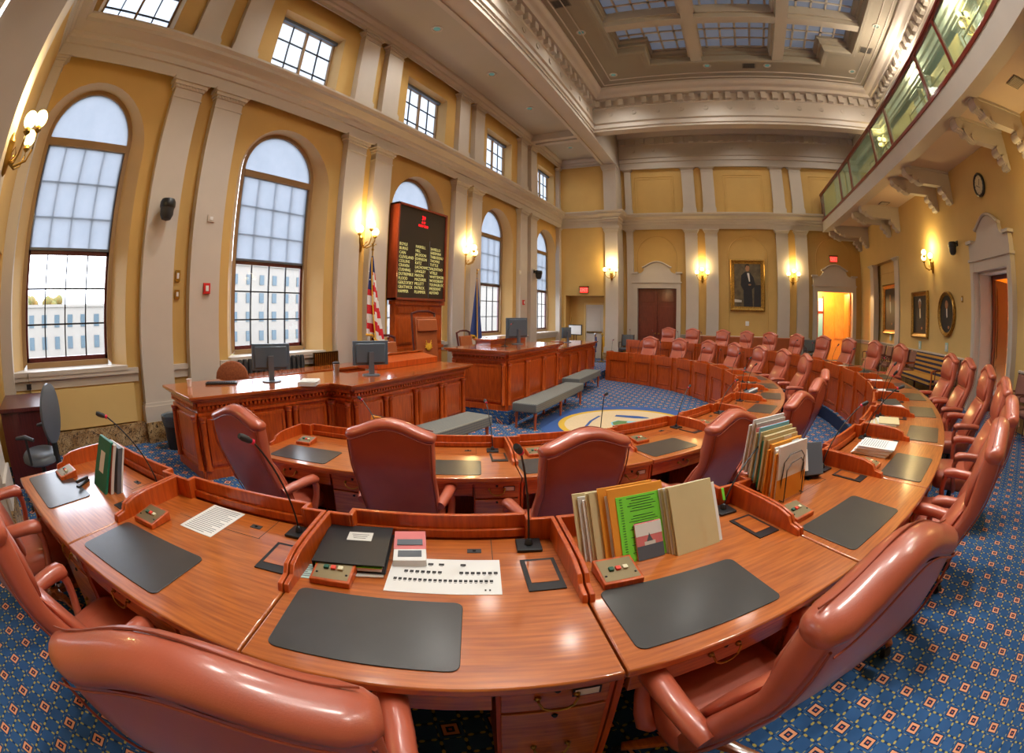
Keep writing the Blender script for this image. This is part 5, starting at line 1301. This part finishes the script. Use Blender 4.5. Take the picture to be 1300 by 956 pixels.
# ---- framed pictures
def picture(name, label, loc, rz, w, h, kind, seed=0, fr=.09, oval=False):
    """local: x along wall, -y out of the wall"""
    t = thing(name, label, 'picture', loc, rz)
    def fig(nm, pts, mt, y):
        m = MB(); m.add([(x*w/2, y, z*h/2) for x, z in pts], [tuple(range(len(pts)))]); m.obj(nm, mt, cv, 0)
    def ell(cx, cz, a, b, n=20): return [(cx+a*cos(2*pi*i/n)/(w/2), cz+b*sin(2*pi*i/n)/(h/2)) for i in range(n)]
    if oval:
        n = 40; prof = ((0,0),(0,-.05),(.03,-.09),(.07,-.07),(.10,-.035),(.10,0)); m = MB()
        m.rings([[((w/2-d)*cos(2*pi*i/n), y, (h/2-d)*sin(2*pi*i/n)) for i in range(n)] for d, y in prof], caps=False); m.obj('frame', 'gold', t)
        m = MB(); m.add([((w/2-.09)*cos(2*pi*i/n), -.03, (h/2-.09)*sin(2*pi*i/n)) for i in range(n)], [tuple(range(n))]); cv = m.obj('canvas', 'canvas2', t, 0)
    else:
        prof = ((0,0),(0,-.05),(fr*.25,-.085),(fr*.5,-.07),(fr*.8,-.05),(fr,-.045),(fr,0)); m = MB()
        m.rings([[(-w/2+d,y,-h/2+d),(w/2-d,y,-h/2+d),(w/2-d,y,h/2-d),(-w/2+d,y,h/2-d)] for d, y in prof], caps=False); m.obj('frame', 'gold', t, 25)
        m = MB(); m.add([(-w/2+fr*.9,-.03,-h/2+fr*.9),(w/2-fr*.9,-.03,-h/2+fr*.9),(w/2-fr*.9,-.03,h/2-fr*.9),(-w/2+fr*.9,-.03,h/2-fr*.9)], [(0,1,2,3)]); cv = m.obj('canvas', 'canvas' if kind == 'stand' else 'canvas2', t, 0)
    if kind == 'stand':
        fig('painted_table', [(.35,-.84),(.78,-.84),(.78,.02),(.38,.0)], 'suit', -.032)
        fig('painted_figure', [(-.22,-.86),(-.24,-.2),(-.40,.0),(-.36,.38),(-.14,.52),(.14,.50),(.34,.30),(.46,-.02),(.24,-.16),(.30,-.86)], 'suit', -.034)
        fig('painted_shirt', [(-.03,.47),(.10,.47),(.14,.14),(.08,.14)], 'white', -.036); fig('painted_head', ell(.0,.66,.085,.125), 'skin', -.036); fig('painted_hair', [(-.13,.64),(-.14,.76),(-.05,.82),(.07,.82),(.13,.74),(.08,.75),(-.06,.76),(-.10,.70)], 'ink', -.037); fig('painted_hands', ell(.12,.02,.06,.03), 'skin', -.037); fig('painted_papers', [(-.80,-.66),(-.35,-.66),(-.35,-.58),(-.80,-.54)], 'paper2', -.034)
    else:
        s = -1 if seed % 2 else 1
        fig('painted_figure', [(-.50,-.74),(-.46,-.1),(-.28,.18),(-.08,.26),(.12,.26),(.32,.16),(.50,-.12),(.54,-.74)], 'suit', -.033)
        fig('painted_collar', [(-.06,.30),(.08,.30),(.12,-.12),(.02,-.18),(-.04,-.05)], 'paper2' if seed != 1 else 'ivory', -.035)
        fig('painted_head', ell(.0,.44,.085,.115), 'skin', -.036); fig('painted_hair', [(-.16,.42),(-.17,.58),(-.06,.68),(.08,.68),(.17,.58),(.16,.42),(.12,.55),(-.02,.60),(-.12,.55)], 'paper2' if seed == 1 else 'ink', -.037); fig('painted_hand', ell(.26,-.58,.05,.035), 'skin', -.036)
    return t
picture('framed_portrait', 'large gilt-framed standing portrait of a man in a dark suit on the far wall', (7.27,D2+.12,2.90), 0, 1.40, 1.94, 'stand', fr=.17)
picture('framed_portrait', 'tall gilt-framed portrait hanging inside the pilastered recess', (W+.27,14.38,2.10), -pi/2, 1.30, 1.62, 'bust', 0, .15)
picture('framed_portrait', 'bronze-framed rectangular portrait of a white-haired sitter on the right wall', (W-.01,11.35,1.91), -pi/2, 1.12, 1.20, 'bust', 1, .12)
picture('framed_portrait', 'oval gilt-framed portrait on the right wall', (W-.01,9.66,1.92), -pi/2, .94, 1.04, 'bust', 2, oval=True)
j = 0
for r in range(5):
    for c_ in range(6):
        j += 1; t = thing('small_framed_photo', 'small gold-framed photo seen through the right doorway, row %s, %s from the left' % (ORD[r+1], ORD[6-c_]), 'picture', (W+3.59,9.6+c_*.36,2.55-r*.42), -pi/2, 'small framed photos in the room behind the right doorway')
        if j == 1:
            m = MB(); m.rings([[(-.13+d,y,-.17+d),(.13-d,y,-.17+d),(.13-d,y,.17-d),(-.13+d,y,.17-d)] for d, y in ((0,0),(0,-.03),(.025,-.03),(.03,-.01))], caps=False); F = m.mesh('frame', 'gold', 20); m = MB(); m.add([(-.11,-.012,-.15),(.11,-.012,-.15),(.11,-.012,.15),(-.11,-.012,.15)], [(0,1,2,3)]); G = m.mesh('mount', 'manila', 0); m = MB(); m.add([(-.06,-.014,-.09),(.06,-.014,-.09),(.06,-.014,.09),(-.06,-.014,.09)], [(0,1,2,3)]); H_ = m.mesh('photo', 'suit', 0)
        for nm, me in (('frame', F), ('mount', G), ('photo', H_)): o = bpy.data.objects.new(nm, me); COL.objects.link(o); o.parent = t
# ---- benches and chairs along the walls
t = thing('striped_settee', 'settee in dark and gold horizontal stripes against the right wall', 'settee', (W-.02,10.45,0), pi)
m = MB(); m.prism([(0,.36),(.16,.36),(.07,.96),(.0,.96)], -.95, .95, 'y'); m.obj('backrest', 'stripe', t, bev=.02); m = MB(); m.box(.05,-.95,.30,.60,.95,.45); m.obj('seat', 'stripe', t, bev=.02)
for s in (-1, 1):
    m = MB(); m.sweep([(.05,s*.97,.66),(.5,s*.97,.64),(.58,s*.97,.60)], .025, 8); m.sweep([(.55,s*.97,0),(.55,s*.97,.62)], .022, 8); m.sweep([(.05,s*.97,0),(.05,s*.97,.7)], .022, 8); m.obj('arm_frame', 'legwood', t)
def sidechair(label, x, y, rz):
    t = thing('side_chair', label, 'chair', (x,y,0), rz, 'visitor chairs along the walls'); m = MB(); m.box(-.24,-.22,.40,.24,.24,.47); m.obj('seat', SCM, t, bev=.02)
    m = MB(); m.prism([(-.23,.52),(-.19,.52),(-.27,.94),(-.31,.94)], -.22, .22, 'x'); m.obj('backrest', SCM, t, bev=.012); m = MB()
    for s in (-1, 1): m.sweep([(s*.24,-.26,0),(s*.24,-.21,.45),(s*.24,-.31,.95)], .017, 6); m.sweep([(s*.24,.22,0),(s*.24,.22,.66),(s*.24,.18,.68),(s*.24,-.24,.66)], .016, 6)
    m.sweep([(-.24,.22,.39),(.24,.22,.39)], .014, 6); m.sweep([(-.24,-.22,.39),(.24,-.22,.39)], .014, 6); m.obj('wood_frame', 'darkwood', t); return t
MT['mauve'] = M_('mauve_upholstery', (140,96,84), .8, var=.12); SCM = 'mauve'
for k, (y, l) in enumerate(((14.9,'at the far end of the recess'),(14.25,'under the portrait in the recess'),(13.6,'at the near end of the recess'),(12.9,'beside the recess pilaster'),(12.25,'under the rectangular portrait, far side'),(11.65,'next to the striped settee, far side'),(9.05,'beside the right doorway, near the oval portrait'),(6.0,'just this side of the right doorway'),(5.35,'near the right edge of the photo, this side of the doorway'),(4.7,'nearest the viewer along the right wall'))):
    sidechair('mauve wooden-framed side chair '+l, W-.35, y, R_(90))
t = thing('leather_settee', 'long brown leather settee against the far wall under the large portrait', 'settee', (7.3,D2+.10,0), 0); m = MB(); m.box(-1.9,-.16,.30,1.9,-.02,.98); m.obj('backrest', 'leather2', t, bev=.03); m = MB(); m.box(-1.9,-.62,.22,1.9,-.14,.45); m.obj('seat', 'leather2', t, bev=.03)
for s in (-1, 1): m = MB(); m.box(min(s*1.9,s*2.02),-.62,.0,max(s*1.9,s*2.02),-.04,.62); m.obj('armrest', 'leather2', t, bev=.03)
SCM = 'greyp'
sidechair('grey-backed chair beside the far-left corner of the double doors', 2.55, D2-.45, pi); sidechair('grey-backed chair between the settee and the amber doorway', 9.80, D2-.40, pi)
# easel sign, door stanchions
t = thing('display_easel', 'small white notice board on a black stand in the far-left niche', 'sign', (.72,15.75,0), R_(-8)); m = MB(); m.box(-.28,-.02,.92,.28,.02,1.30); m.obj('frame', 'black', t); m = MB(); m.box(-.25,-.026,.95,.25,-.02,1.27); m.obj('notice', 'white', t, 0); m = MB(); [m.sweep([(s*.05,0,.95),(s*.06,0,.03)], .012, 6) for s in (-1,1)]; m.box(-.18,-.16,0,.18,.16,.03); m.obj('stand', 'black', t); m = MB(); m.sweep([(-.18,.0,1.3),(-.18,0,1.58)], .014, 6); m.obj('flag_staff', 'brass', t)
for k, (x, y, mt, l) in enumerate(((1.62,15.35,'steel','steel rope post in front of the pale aisle door'),(1.86,15.45,'brass','yellow banner rope post against the white pier'))):
    t = thing('rope_post', l, 'stanchion', (x,y,0)); m = MB(); m.lathe([(.16,0),(.16,.02),(.03,.04),(.022,.95)], n=16); m.obj('post', mt, t); m = MB(); m.lathe([(.035,.95),(.035,1.0),(.02,1.03)], n=12); m.obj('cap', 'brass' if k else 'steel', t); m = MB(); m.sweep([(.03,0,.9),(.05,.02,.6),(.03,.0,.35)], .03, 8); m.obj('folded_rope', 'fringe' if k else 'stateblue', t)
# ================================================================ THINGS ON THE DESKS
def at(r, k, tang, z, outer=True):
    a = OA[k] if outer else IA[k]; x, y = onring(r, a, tang); return (x, y, z if outer else z+WELL), R_(a)
ZD = .7605
def deskthing(name, label, cat, k, r, tang, z=ZD, rz=0, outer=True):
    l, a = at(r, k, tang, z, outer); return thing(name, label, cat, l, a+R_(rz))
def sheet(label, k, r, tang, w, h, rz=0, mt='white', lines=None, outer=True, z=ZD, name='paper_sheet'):
    """w along the tangent, h along the radius"""
    t = deskthing(name, label, 'paper', k, r, tang, z, rz, outer); m = MB(); m.box(-h/2,-w/2,0,h/2,w/2,.0015); m.obj('sheet', mt, t, 0)
    if lines:
        m = MB(); n, e = lines
        for i in range(n): x = -h/2+h*(i+1.2)/(n+1.4); m.box(x-.0022,-w/2+e,.0016,x+.0022,w/2-e-(.04 if i % 4 == 3 else 0),.0019)
        m.obj('text_lines', 'greyp', t, 0)
    return t
# front desk (k=2): binder, booklet, seating chart, note
k = 2
t = deskthing('ring_binder', 'black ring binder with a white title label in the gallery of the front desk', 'binder', k, 7.62, -.315, ZD+.002, 3)
m = MB(); m.box(-.155,-.135,.006,.155,.135,.010); m.box(-.155,-.135,.040,.155,.135,.045); m.box(-.155,-.139,.006,.155,-.134,.045); m.obj('cover', 'black', t, bev=.002)
m = MB(); m.box(-.14,-.128,.012,.148,.120,.024); m.obj('pages', 'white', t); m = MB(); m.box(-.14,-.128,.025,.152,.124,.028); m.obj('tab_pages', 'pink', t); m = MB(); m.box(-.14,-.128,.029,.153,.124,.032); m.obj('tab_pages_green', 'lime', t); m = MB(); m.cbox((-.06,.01,.0458),(.07,.10,.001)); lb = m.obj('title_label', 'paper2', t, 0)
m = MB(); [m.cbox((-.075+i*.015,.01,.0466),(.003,.07-.01*i,.0004)) for i in range(3)]; m.obj('label_text', 'ink', lb, 0)
m = MB(); m.cbox((.03,.0,.002),(.29,.24,.006),rz=R_(3)); m.obj('loose_sheets', 'paper2', t)
t = deskthing('photo_booklet', 'white booklet with a pink and grey cover photo beside the black binder', 'booklet', k, 7.58, -.105, ZD, 6)
m = MB(); m.box(-.11,-.062,0,.11,.062,.03); m.obj('pages', 'white', t, bev=.002); m = MB(); m.cbox((-.04,0,.0345),(.13,.125,.004),ry=R_(5)); cv = m.obj('cover', 'pink', t); m = MB(); m.cbox((-.02,0,.0375),(.04,.10,.002),ry=R_(5)); m.obj('cover_photo', 'greyp', cv, 0); m = MB(); m.box(.035,-.045,.0302,.085,.045,.0306); m.obj('cover_text', 'greyp', t, 0)
t = deskthing('seating_chart', 'white sheet of small name blocks in rows on the front desk', 'chart', k, 7.745, .035, ZD, -1)
m = MB(); m.box(-.117,-.20,0,.117,.20,.0014); m.obj('sheet', 'white', t, 0)
m = MB()
for y in (-.055,-.015,.065): m.box(-.085,y-.010,.0015,-.070,y+.010,.002); m.box(-.066,y-.006,.0015,-.064,y+.006,.002)
for y0 in (-.15, .04):
    for i in range(7): y = y0+.01+i*.0205+(.0 if y0 < 0 else .01); m.box(-.030,y-.007,.0015,-.014,y+.007,.002); m.box(-.010,y-.004,.0015,-.008,y+.004,.002)
for i in range(20): y = -.172+i*.0178; m.box(.025,y-.006,.0015,.040,y+.006,.002); m.box(.045,y-.004,.0015,.047,y+.004,.002)
for y in (.145,.160): m.box(.085,y-.003,.0015,.095,y+.003,.002)
m.obj('name_blocks', 'ink', t, 0)
sheet('pale green printed card tucked by the voting box on the front desk', k, 7.79, -.455, .085, .10, 5, 'mint', (6,.012))
# right front desk (k=3): file folders
k = 3
def leaning(t, w, h, x0, y0, th, tilt, mt, nm, z0=0, yaw=0, z1=None):
    """card standing on the desk, leaning back towards the ring centre"""
    m = MB(); dx = -sin(R_(tilt))*h; dz = cos(R_(tilt))*h
    c, s = cos(R_(yaw)), sin(R_(yaw)); P = []
    for (a, b, cc) in ((x0,y0-w/2,z0),(x0+th,y0-w/2,z0),(x0+th,y0+w/2,z0),(x0,y0+w/2,z0)): P.append((a*c-b*s, a*s+b*c, cc))
    Q = [(p[0]+dx, p[1], p[2]+dz) for p in P]; m.rings([P, Q]); return m.obj(nm, mt, t, 0)
t = deskthing('file_folder_stack', 'leaning stack of orange folders with a lime green list in front', 'folders', k, 7.74, -.22, ZD, 3)
for i, (mt, w, h, y, th) in enumerate((('manila',.235,.27,-.10,.006),('paper2',.23,.26,-.085,.006),('white',.23,.25,-.07,.008),('manila',.24,.28,-.055,.006),('manila',.24,.285,-.045,.006),('orange',.245,.30,-.01,.006),('white',.22,.27,.0,.004))):
    leaning(t, w, h, -.075+i*.011, y, th, 27, mt, 'folder')
leaning(t, .248, .30, .004, .02, .008, 27, 'orange', 'front_folder'); lm = leaning(t, .205, .265, .0135, .028, .002, 27, 'lime', 'lime_list')
m = MB(); 
for i in range(22):
    h = .035+i*.0105; x = .0165-sin(R_(27))*h; z = cos(R_(27))*h
    if i % 8 != 7: m.cbox((x,.035-.0,z),(.0006,.13-.02*(i % 3),.0025))
    m.cbox((x,-.055,z),(.0006,.012,.0025))
m.obj('list_lines', 'teal', lm, 0)
m = MB(); h0, h1 = .0, .15; 
def lp(h, y, o=.02): return (o-sin(R_(27))*h, y, cos(R_(27))*h)
pbk = MB(); pbk.rings([[lp(.002,-.015,.018),lp(.002,.105,.018),lp(.15,.105,.018),lp(.15,-.015,.018)],[lp(.002,-.015,.026),lp(.002,.105,.026),lp(.15,.105,.026),lp(.15,-.015,.026)]]); pb = pbk.obj('picture_booklet', 'pink', t)
for (a, b, c_, d, mt, nm) in ((.002,.06,-.015,.105,'greyp','booklet_photo'),(.10,.15,-.015,.105,'white','booklet_title'),(.06,.075,.02,.07,'paper2','booklet_building')):
    m = MB(); m.add([lp(a,c_,.0268),lp(a,d,.0268),lp(b,d,.0268),lp(b,c_,.0268)],[(0,1,2,3)]); m.obj(nm, mt, pb, 0)
m = MB(); m.add([lp(.075,.03,.0272),lp(.075,.06,.0272),lp(.095,.05,.0272),lp(.11,.045,.0272),(lp(.095,.04,.0272))],[(0,1,2,3,4)]); m.obj('booklet_dome', 'greyp', pb, 0)
t = deskthing('manila_folder_stack', 'leaning stack of plain manila folders right of the lime green list', 'folders', k, 7.78, .035, ZD, 4)
for i, mt in enumerate(('manila','paper2','manila','white','manila','manila')): leaning(t, .225, .285-.004*(5-i), -.05+i*.010, -.025+.006*i, .006, 27, mt, 'folder')
leaning(t, .03, .26, -.006, .125, .003, 27, 'white', 'loose_sheet'); leaning(t, .012, .05, .0, .10, .003, 27, 'lime', 'tab', z0=.20)
# next desk (k=4): wire rack of files
k = 4
t = deskthing('file_rack', 'black wire rack crammed with upright files and orange envelopes', 'file rack', k, 7.50, -.18, ZD, 0)
cols_ = ['white','white','paper2','pink','manila','blue','manila','manila','green','manila','manila','orange','orange','orange','white','white','orange','white']
for i, mt in enumerate(cols_): leaning(t, .30-.012*(i % 3), .255+.012*((i*7) % 4)-(0 if i > 9 else .0), -.125+i*.0145, -.01+.008*((i*5) % 4), .010, -4+i*.5, mt, 'file', z0=max(.004, .118-i*.0085))
for i in range(6): leaning(t, .07, .02, -.11+i*.035, -.08+.03*i, .002, 0, 'white', 'tab', z0=.37-.02*i)
m = MB()
for x in (.125,):
    m.sweep([(x,-.10,.0),(x,-.10,.21),(x-.0,-.05,.245),(x,.06,.245),(x,.10,.21),(x,.10,0)], .003, 6, up=(1,0,0))
for y in (-.1,.1): m.sweep([(-.04,y,.006),(.16,y,.006)], .003, 6); m.sweep([(-.13,y,.112),(-.04,y,.06),(-.04,y,0)], .003, 6)
m.obj('wire_frame', 'black', t)
leaning(t, .28, .27, .132, .0, .003, 6, 'orange', 'front_envelope'); 
m = MB(); m.sweep([(.158,-.09,.0),(.140,-.085,.17),(.136,-.04,.20),(.136,.05,.21),(.140,.08,.18),(.158,.085,.0)], .0032, 6, up=(1,0,0)); m.obj('front_wire', 'black', t)
leaning(t, .24, .25, .127, .012, .004, 5, 'white', 'front_sheets')
t = deskthing('box_file', 'dark grey box file with white label leaning in the gallery beyond the wire rack', 'box file', 4, 7.50, .16, ZD, -30)
m = MB(); m.cbox((0,0,.10),(.07,.22,.20),ry=R_(-28)); m.obj('case', 'greyp', t, bev=.003); m = MB(); m.cbox((.045,-.05,.115),(.003,.08,.13),ry=R_(-28)); m.obj('label', 'white', t, 0)
# k=5: spread papers
t = deskthing('paper_pile', 'fanned pile of cream file papers on the curving outer desk', 'papers', 6, 7.62, -.12, ZD, 10)
for i in range(7): m = MB(); m.cbox((-.05+.02*i,.01*i,.006+.008*i),(.22,.30,.006),rz=.06*(i % 3)-.05); m.obj('sheet_layer', 'manila' if i % 2 == 0 else 'paper2', t, 0)
t = deskthing('paper_pile', 'long bundle of white printed papers in front of the cream file papers', 'papers', 5, 7.72, .02, ZD, 4)
for i in range(8): m = MB(); m.cbox((-.02+.008*i,.0,.006+.008*i),(.30,.26,.006),rz=.03*(i % 3)); m.obj('sheet_layer', 'white', t, 0)
m = MB(); [m.cbox((-.10+.02*i,.0,.0665),(.004,.2,.001)) for i in range(11)]; m.obj('text_lines', 'greyp', t, 0)
# k=1 and k=0
sheet('printed white sheet on the second desk from the near-left end', 1, 7.61, -.09, .21, .28, -2, 'white', (16,.02))
t = deskthing('green_book', 'green hardback report with white label leaning in the near-left desk gallery', 'book', 0, 7.80, .05, ZD, -6)
def lean2(t, w, h, th, x, tilt, mt, nm):
    m = MB(); dx, dz = sin(R_(tilt)), cos(R_(tilt)); m.rings([[(x+a+dx*u, y, abs(0)+dz*u+ (0)) for a, y, u in ((0,-w/2,0),(th,-w/2,0),(th,w/2,0),(0,w/2,0))],[(x+a+dx*h, y, dz*h) for a, y in ((0,-w/2),(th,-w/2),(th,w/2),(0,w/2))]]); return m.obj(nm, mt, t, 0)
lean2(t, .22, .29, .018, 0, -24, 'green', 'cover'); m = MB(); m.add([(-sin(R_(24))*h+.0195, y, cos(R_(24))*h) for h, y in ((.10,-.035),(.10,.045),(.22,.045),(.22,-.035))], [(0,1,2,3)]); m.obj('label', 'white', t, 0)
t = deskthing('brown_book', 'brown spined report standing behind the green hardback', 'book', 0, 7.765, .075, ZD, -6); lean2(t, .22, .27, .022, 0, -20, 'paper2', 'pages'); lean2(t, .222, .272, .003, .022, -20, 'pipe', 'cover')
t = deskthing('silver_binder', 'silver grey binder standing behind the brown report', 'binder', 0, 7.72, .10, ZD, -6); lean2(t, .22, .25, .03, 0, -18, 'greyp', 'cover'); lean2(t, .215, .245, .012, -.014, -18, 'white', 'pages')
sheet('white sheet lying at the right end of the near-left desk gallery', 0, 7.60, .31, .12, .13, 10)
t = deskthing('stapler', 'small black stapler beside the green hardback', 'stapler', 0, 7.88, -.10, ZD, 30); m = MB(); m.box(-.07,-.016,0,.07,.016,.012); m.obj('base', 'black', t, bev=.003); m = MB(); m.cbox((0,0,.028),(.14,.02,.018),ry=R_(-6)); m.obj('arm', 'black', t, bev=.004)
# inner row
t = deskthing('yellow_folder', 'yellow folder with black edge propped in an inner desk gallery behind an armchair', 'folder', 0, 5.42, .36, ZD, -20, False); lean2(t, .24, .26, .015, 0, -14, 'orange', 'cover'); lean2(t, .25, .265, .006, -.01, -14, 'black', 'back_cover')
t = deskthing('desk_phone', 'grey and white handset box on a right-hand inner desk', 'telephone', 6, 5.55, .0, ZD, 30, False); m = MB(); m.cbox((0,0,.04),(.18,.16,.05),ry=R_(-20)); m.obj('body', 'greyp', t, bev=.006); m = MB(); m.cbox((.02,-.05,.075),(.16,.04,.025),ry=R_(-20)); m.obj('handset', 'white', t, bev=.006)
t = deskthing('water_glass', 'small clear glass on the inner desk beside a microphone', 'glass', 4, 5.62, .1, ZD, 0, False); m = MB(); m.lathe([(.028,0),(.034,.09),(.031,.09),(.026,.006),(.001,.006)], n=16); m.obj('tumbler', 'glassb', t); m = MB(); m.lathe([(.027,.006),(.030,.05),(.001,.05)], n=14); m.obj('water', 'blue', t)
sheet('pale blue folder lying on an inner desk at the bend of the row', 8, 5.75, .0, .30, .22, 5, 'blue', None, False)
t = deskthing('calculator', 'black desk calculator on the bend of the inner row', 'calculator', 7, 5.60, .15, ZD, 10, False); m = MB(); m.cbox((0,0,.015),(.16,.10,.02),ry=R_(-8)); m.obj('case', 'black', t, bev=.003); m = MB(); m.cbox((-.05,0,.034),(.03,.08,.002),ry=R_(-8)); m.obj('display', 'mint', t, 0)
# small books, binders and papers along the galleries further round
items = [(9,'open book',0),(10,'black binder',1),(11,'white papers',2),(12,'open book',0),(13,'white papers',2),(14,'black binder',1),(7,'black binder',1),(8,'white papers',2)]
for n_, (k, nm, ty) in enumerate(items):
    lab = {0:'open white book on the ',1:'black binder on the ',2:'heap of papers on the '}[ty]+dn(k, True)
    t = deskthing({0:'open_book',1:'black_binder',2:'paper_pile'}[ty], lab, {0:'book',1:'binder',2:'papers'}[ty], k, 7.68+.02*(n_ % 3), -.12+.1*(n_ % 3), ZD, 20*n_)
    if ty == 0:
        for s in (-1, 1): m = MB(); m.cbox((0,s*.10,.03),(.26,.19,.02),rx=s*.12); m.obj('page_block', 'white', t, 0); 
        m = MB(); m.box(-.135,-.21,.0,.135,.21,.008); m.obj('cover', 'black', t, 0)
    if ty == 1: m = MB(); m.cbox((0,0,.05),(.27,.24,.006),ry=-.25); m.box(-.12,-.12,0,.14,.12,.006); m.obj('cover', 'black', t, 0); m = MB(); m.cbox((0,0,.034),(.25,.22,.03),ry=-.12); m.obj('pages', 'white', t, 0)
    if ty == 2: m = MB(); m.cbox((0,0,.02),(.3,.22,.02),rz=.2); m.cbox((.03,.1,.04),(.28,.2,.012),rz=-.4); m.obj('sheets', 'white', t, 0); m = MB(); m.cbox((-.05,-.06,.045),(.2,.16,.02),rz=.5); m.obj('folder', 'black', t, 0)
for n_, k in enumerate((9,10,11,12,13,14)):
    t = deskthing('paper_pile', 'small heap of papers on the '+dn(k, False), 'papers', k, 5.60, -.02, ZD, 30*n_, False); m = MB(); m.cbox((0,0,.015),(.24,.2,.02),rz=.3); m.obj('sheets', 'white', t, 0); m = MB(); m.cbox((.02,-.06,.035),(.2,.14,.015),rz=-.3); m.obj('folder', 'black', t, 0)
t = thing('backpack', 'dark blue bag on the floor under the right-hand outer desks', 'bag', pol(8.1,-35.5)+(0,), R_(20)); m = MB(); m.ball((0,0,.18), .20, 14, 9, (1,.7,.9)); m.obj('body', 'navy', t, 60); m = MB(); m.sweep([(-.1,-.0,.33),(0,0,.40),(.1,0,.33)], .012, 6); m.obj('strap', 'black', t)
# ================================================================ CAMERA, LIGHT, VIEW
S_ = 1.68
yaw, pitch, roll = -0.45978158876481534, -0.03519675456492761, 0.010329057865072922
f_ = 564.8103389336969; k3, k5 = -0.04644110471774261, -0.0019452802403042626; px, py = 653.5145345479345, 418.31610421151424
fw = Vector((sin(yaw)*cos(pitch), cos(yaw)*cos(pitch), sin(pitch))); rt = Vector((cos(yaw), -sin(yaw), 0)); up = rt.cross(fw)
r2 = cos(roll)*rt+sin(roll)*up; u2 = -sin(roll)*rt+cos(roll)*up
cam = bpy.data.cameras.new('camera'); co = bpy.data.objects.new('camera', cam); COL.objects.link(co)
co.matrix_world = Matrix(((r2.x,u2.x,-fw.x,3.596103156949556*S_),(r2.y,u2.y,-fw.y,0),(r2.z,u2.z,-fw.z,S_),(0,0,0,1)))
cam.type = 'PANO'; cam.panorama_type = 'FISHEYE_LENS_POLYNOMIAL'; cam.sensor_fit = 'HORIZONTAL'; cam.sensor_width = 36
# theta as a polynomial of the radius in mm (least squares through the measured projection)
import numpy as np
th = np.linspace(0, 1.75, 200); rr = f_*(th+k3*th**3+k5*th**5)*36/1300
A = np.stack([rr, rr**2, rr**3, rr**4], 1); K = np.linalg.lstsq(A, th, rcond=None)[0]
cam.fisheye_polynomial_k0 = 0; cam.fisheye_polynomial_k1 = -K[0]; cam.fisheye_polynomial_k2 = -K[1]; cam.fisheye_polynomial_k3 = -K[2]; cam.fisheye_polynomial_k4 = -K[3]
cam.fisheye_fov = 2*pi*.98
cam.shift_x = -(px-650)/1300; cam.shift_y = (py-478)/956
cam.clip_start = .02; cam.clip_end = 500
SC.camera = co
w = bpy.data.worlds.new('overcast_sky'); SC.world = w; w.use_nodes = True; t = w.node_tree; bg = t.nodes['Background']
bg.inputs[0].default_value = lin((226,232,242)); bg.inputs[1].default_value = 1.0*SKY
# daylight portals in the window openings
for yc in WC:
    l = light('daylight_portal', 'AREA', (-.62, yc, 2.9), 1, rot=(0, -pi/2, 0), shape='RECTANGLE', size=3.8, size_y=1.5); l.data.cycles.is_portal = True
    l = light('daylight_portal', 'AREA', (-.62, yc, 6.45), 1, rot=(0, -pi/2, 0), shape='RECTANGLE', size=1.4, size_y=1.5); l.data.cycles.is_portal = True
SC.view_settings.view_transform = 'Standard'; SC.view_settings.look = 'None'; SC.view_settings.gamma = 1; SC.view_settings.use_curve_mapping = False
SC.view_settings.exposure = EXPO
cy = SC.cycles; cy.use_denoising = True
try: cy.denoiser = 'OPENIMAGEDENOISE'
except Exception: pass
cy.max_bounces = 8; cy.diffuse_bounces = 5; cy.glossy_bounces = 3; cy.transmission_bounces = 4; cy.transparent_max_bounces = 8
cy.caustics_reflective = False; cy.caustics_refractive = False; cy.sample_clamp_indirect = 4.0; cy.use_light_tree = True
cy.use_adaptive_sampling = True; cy.adaptive_threshold = .02
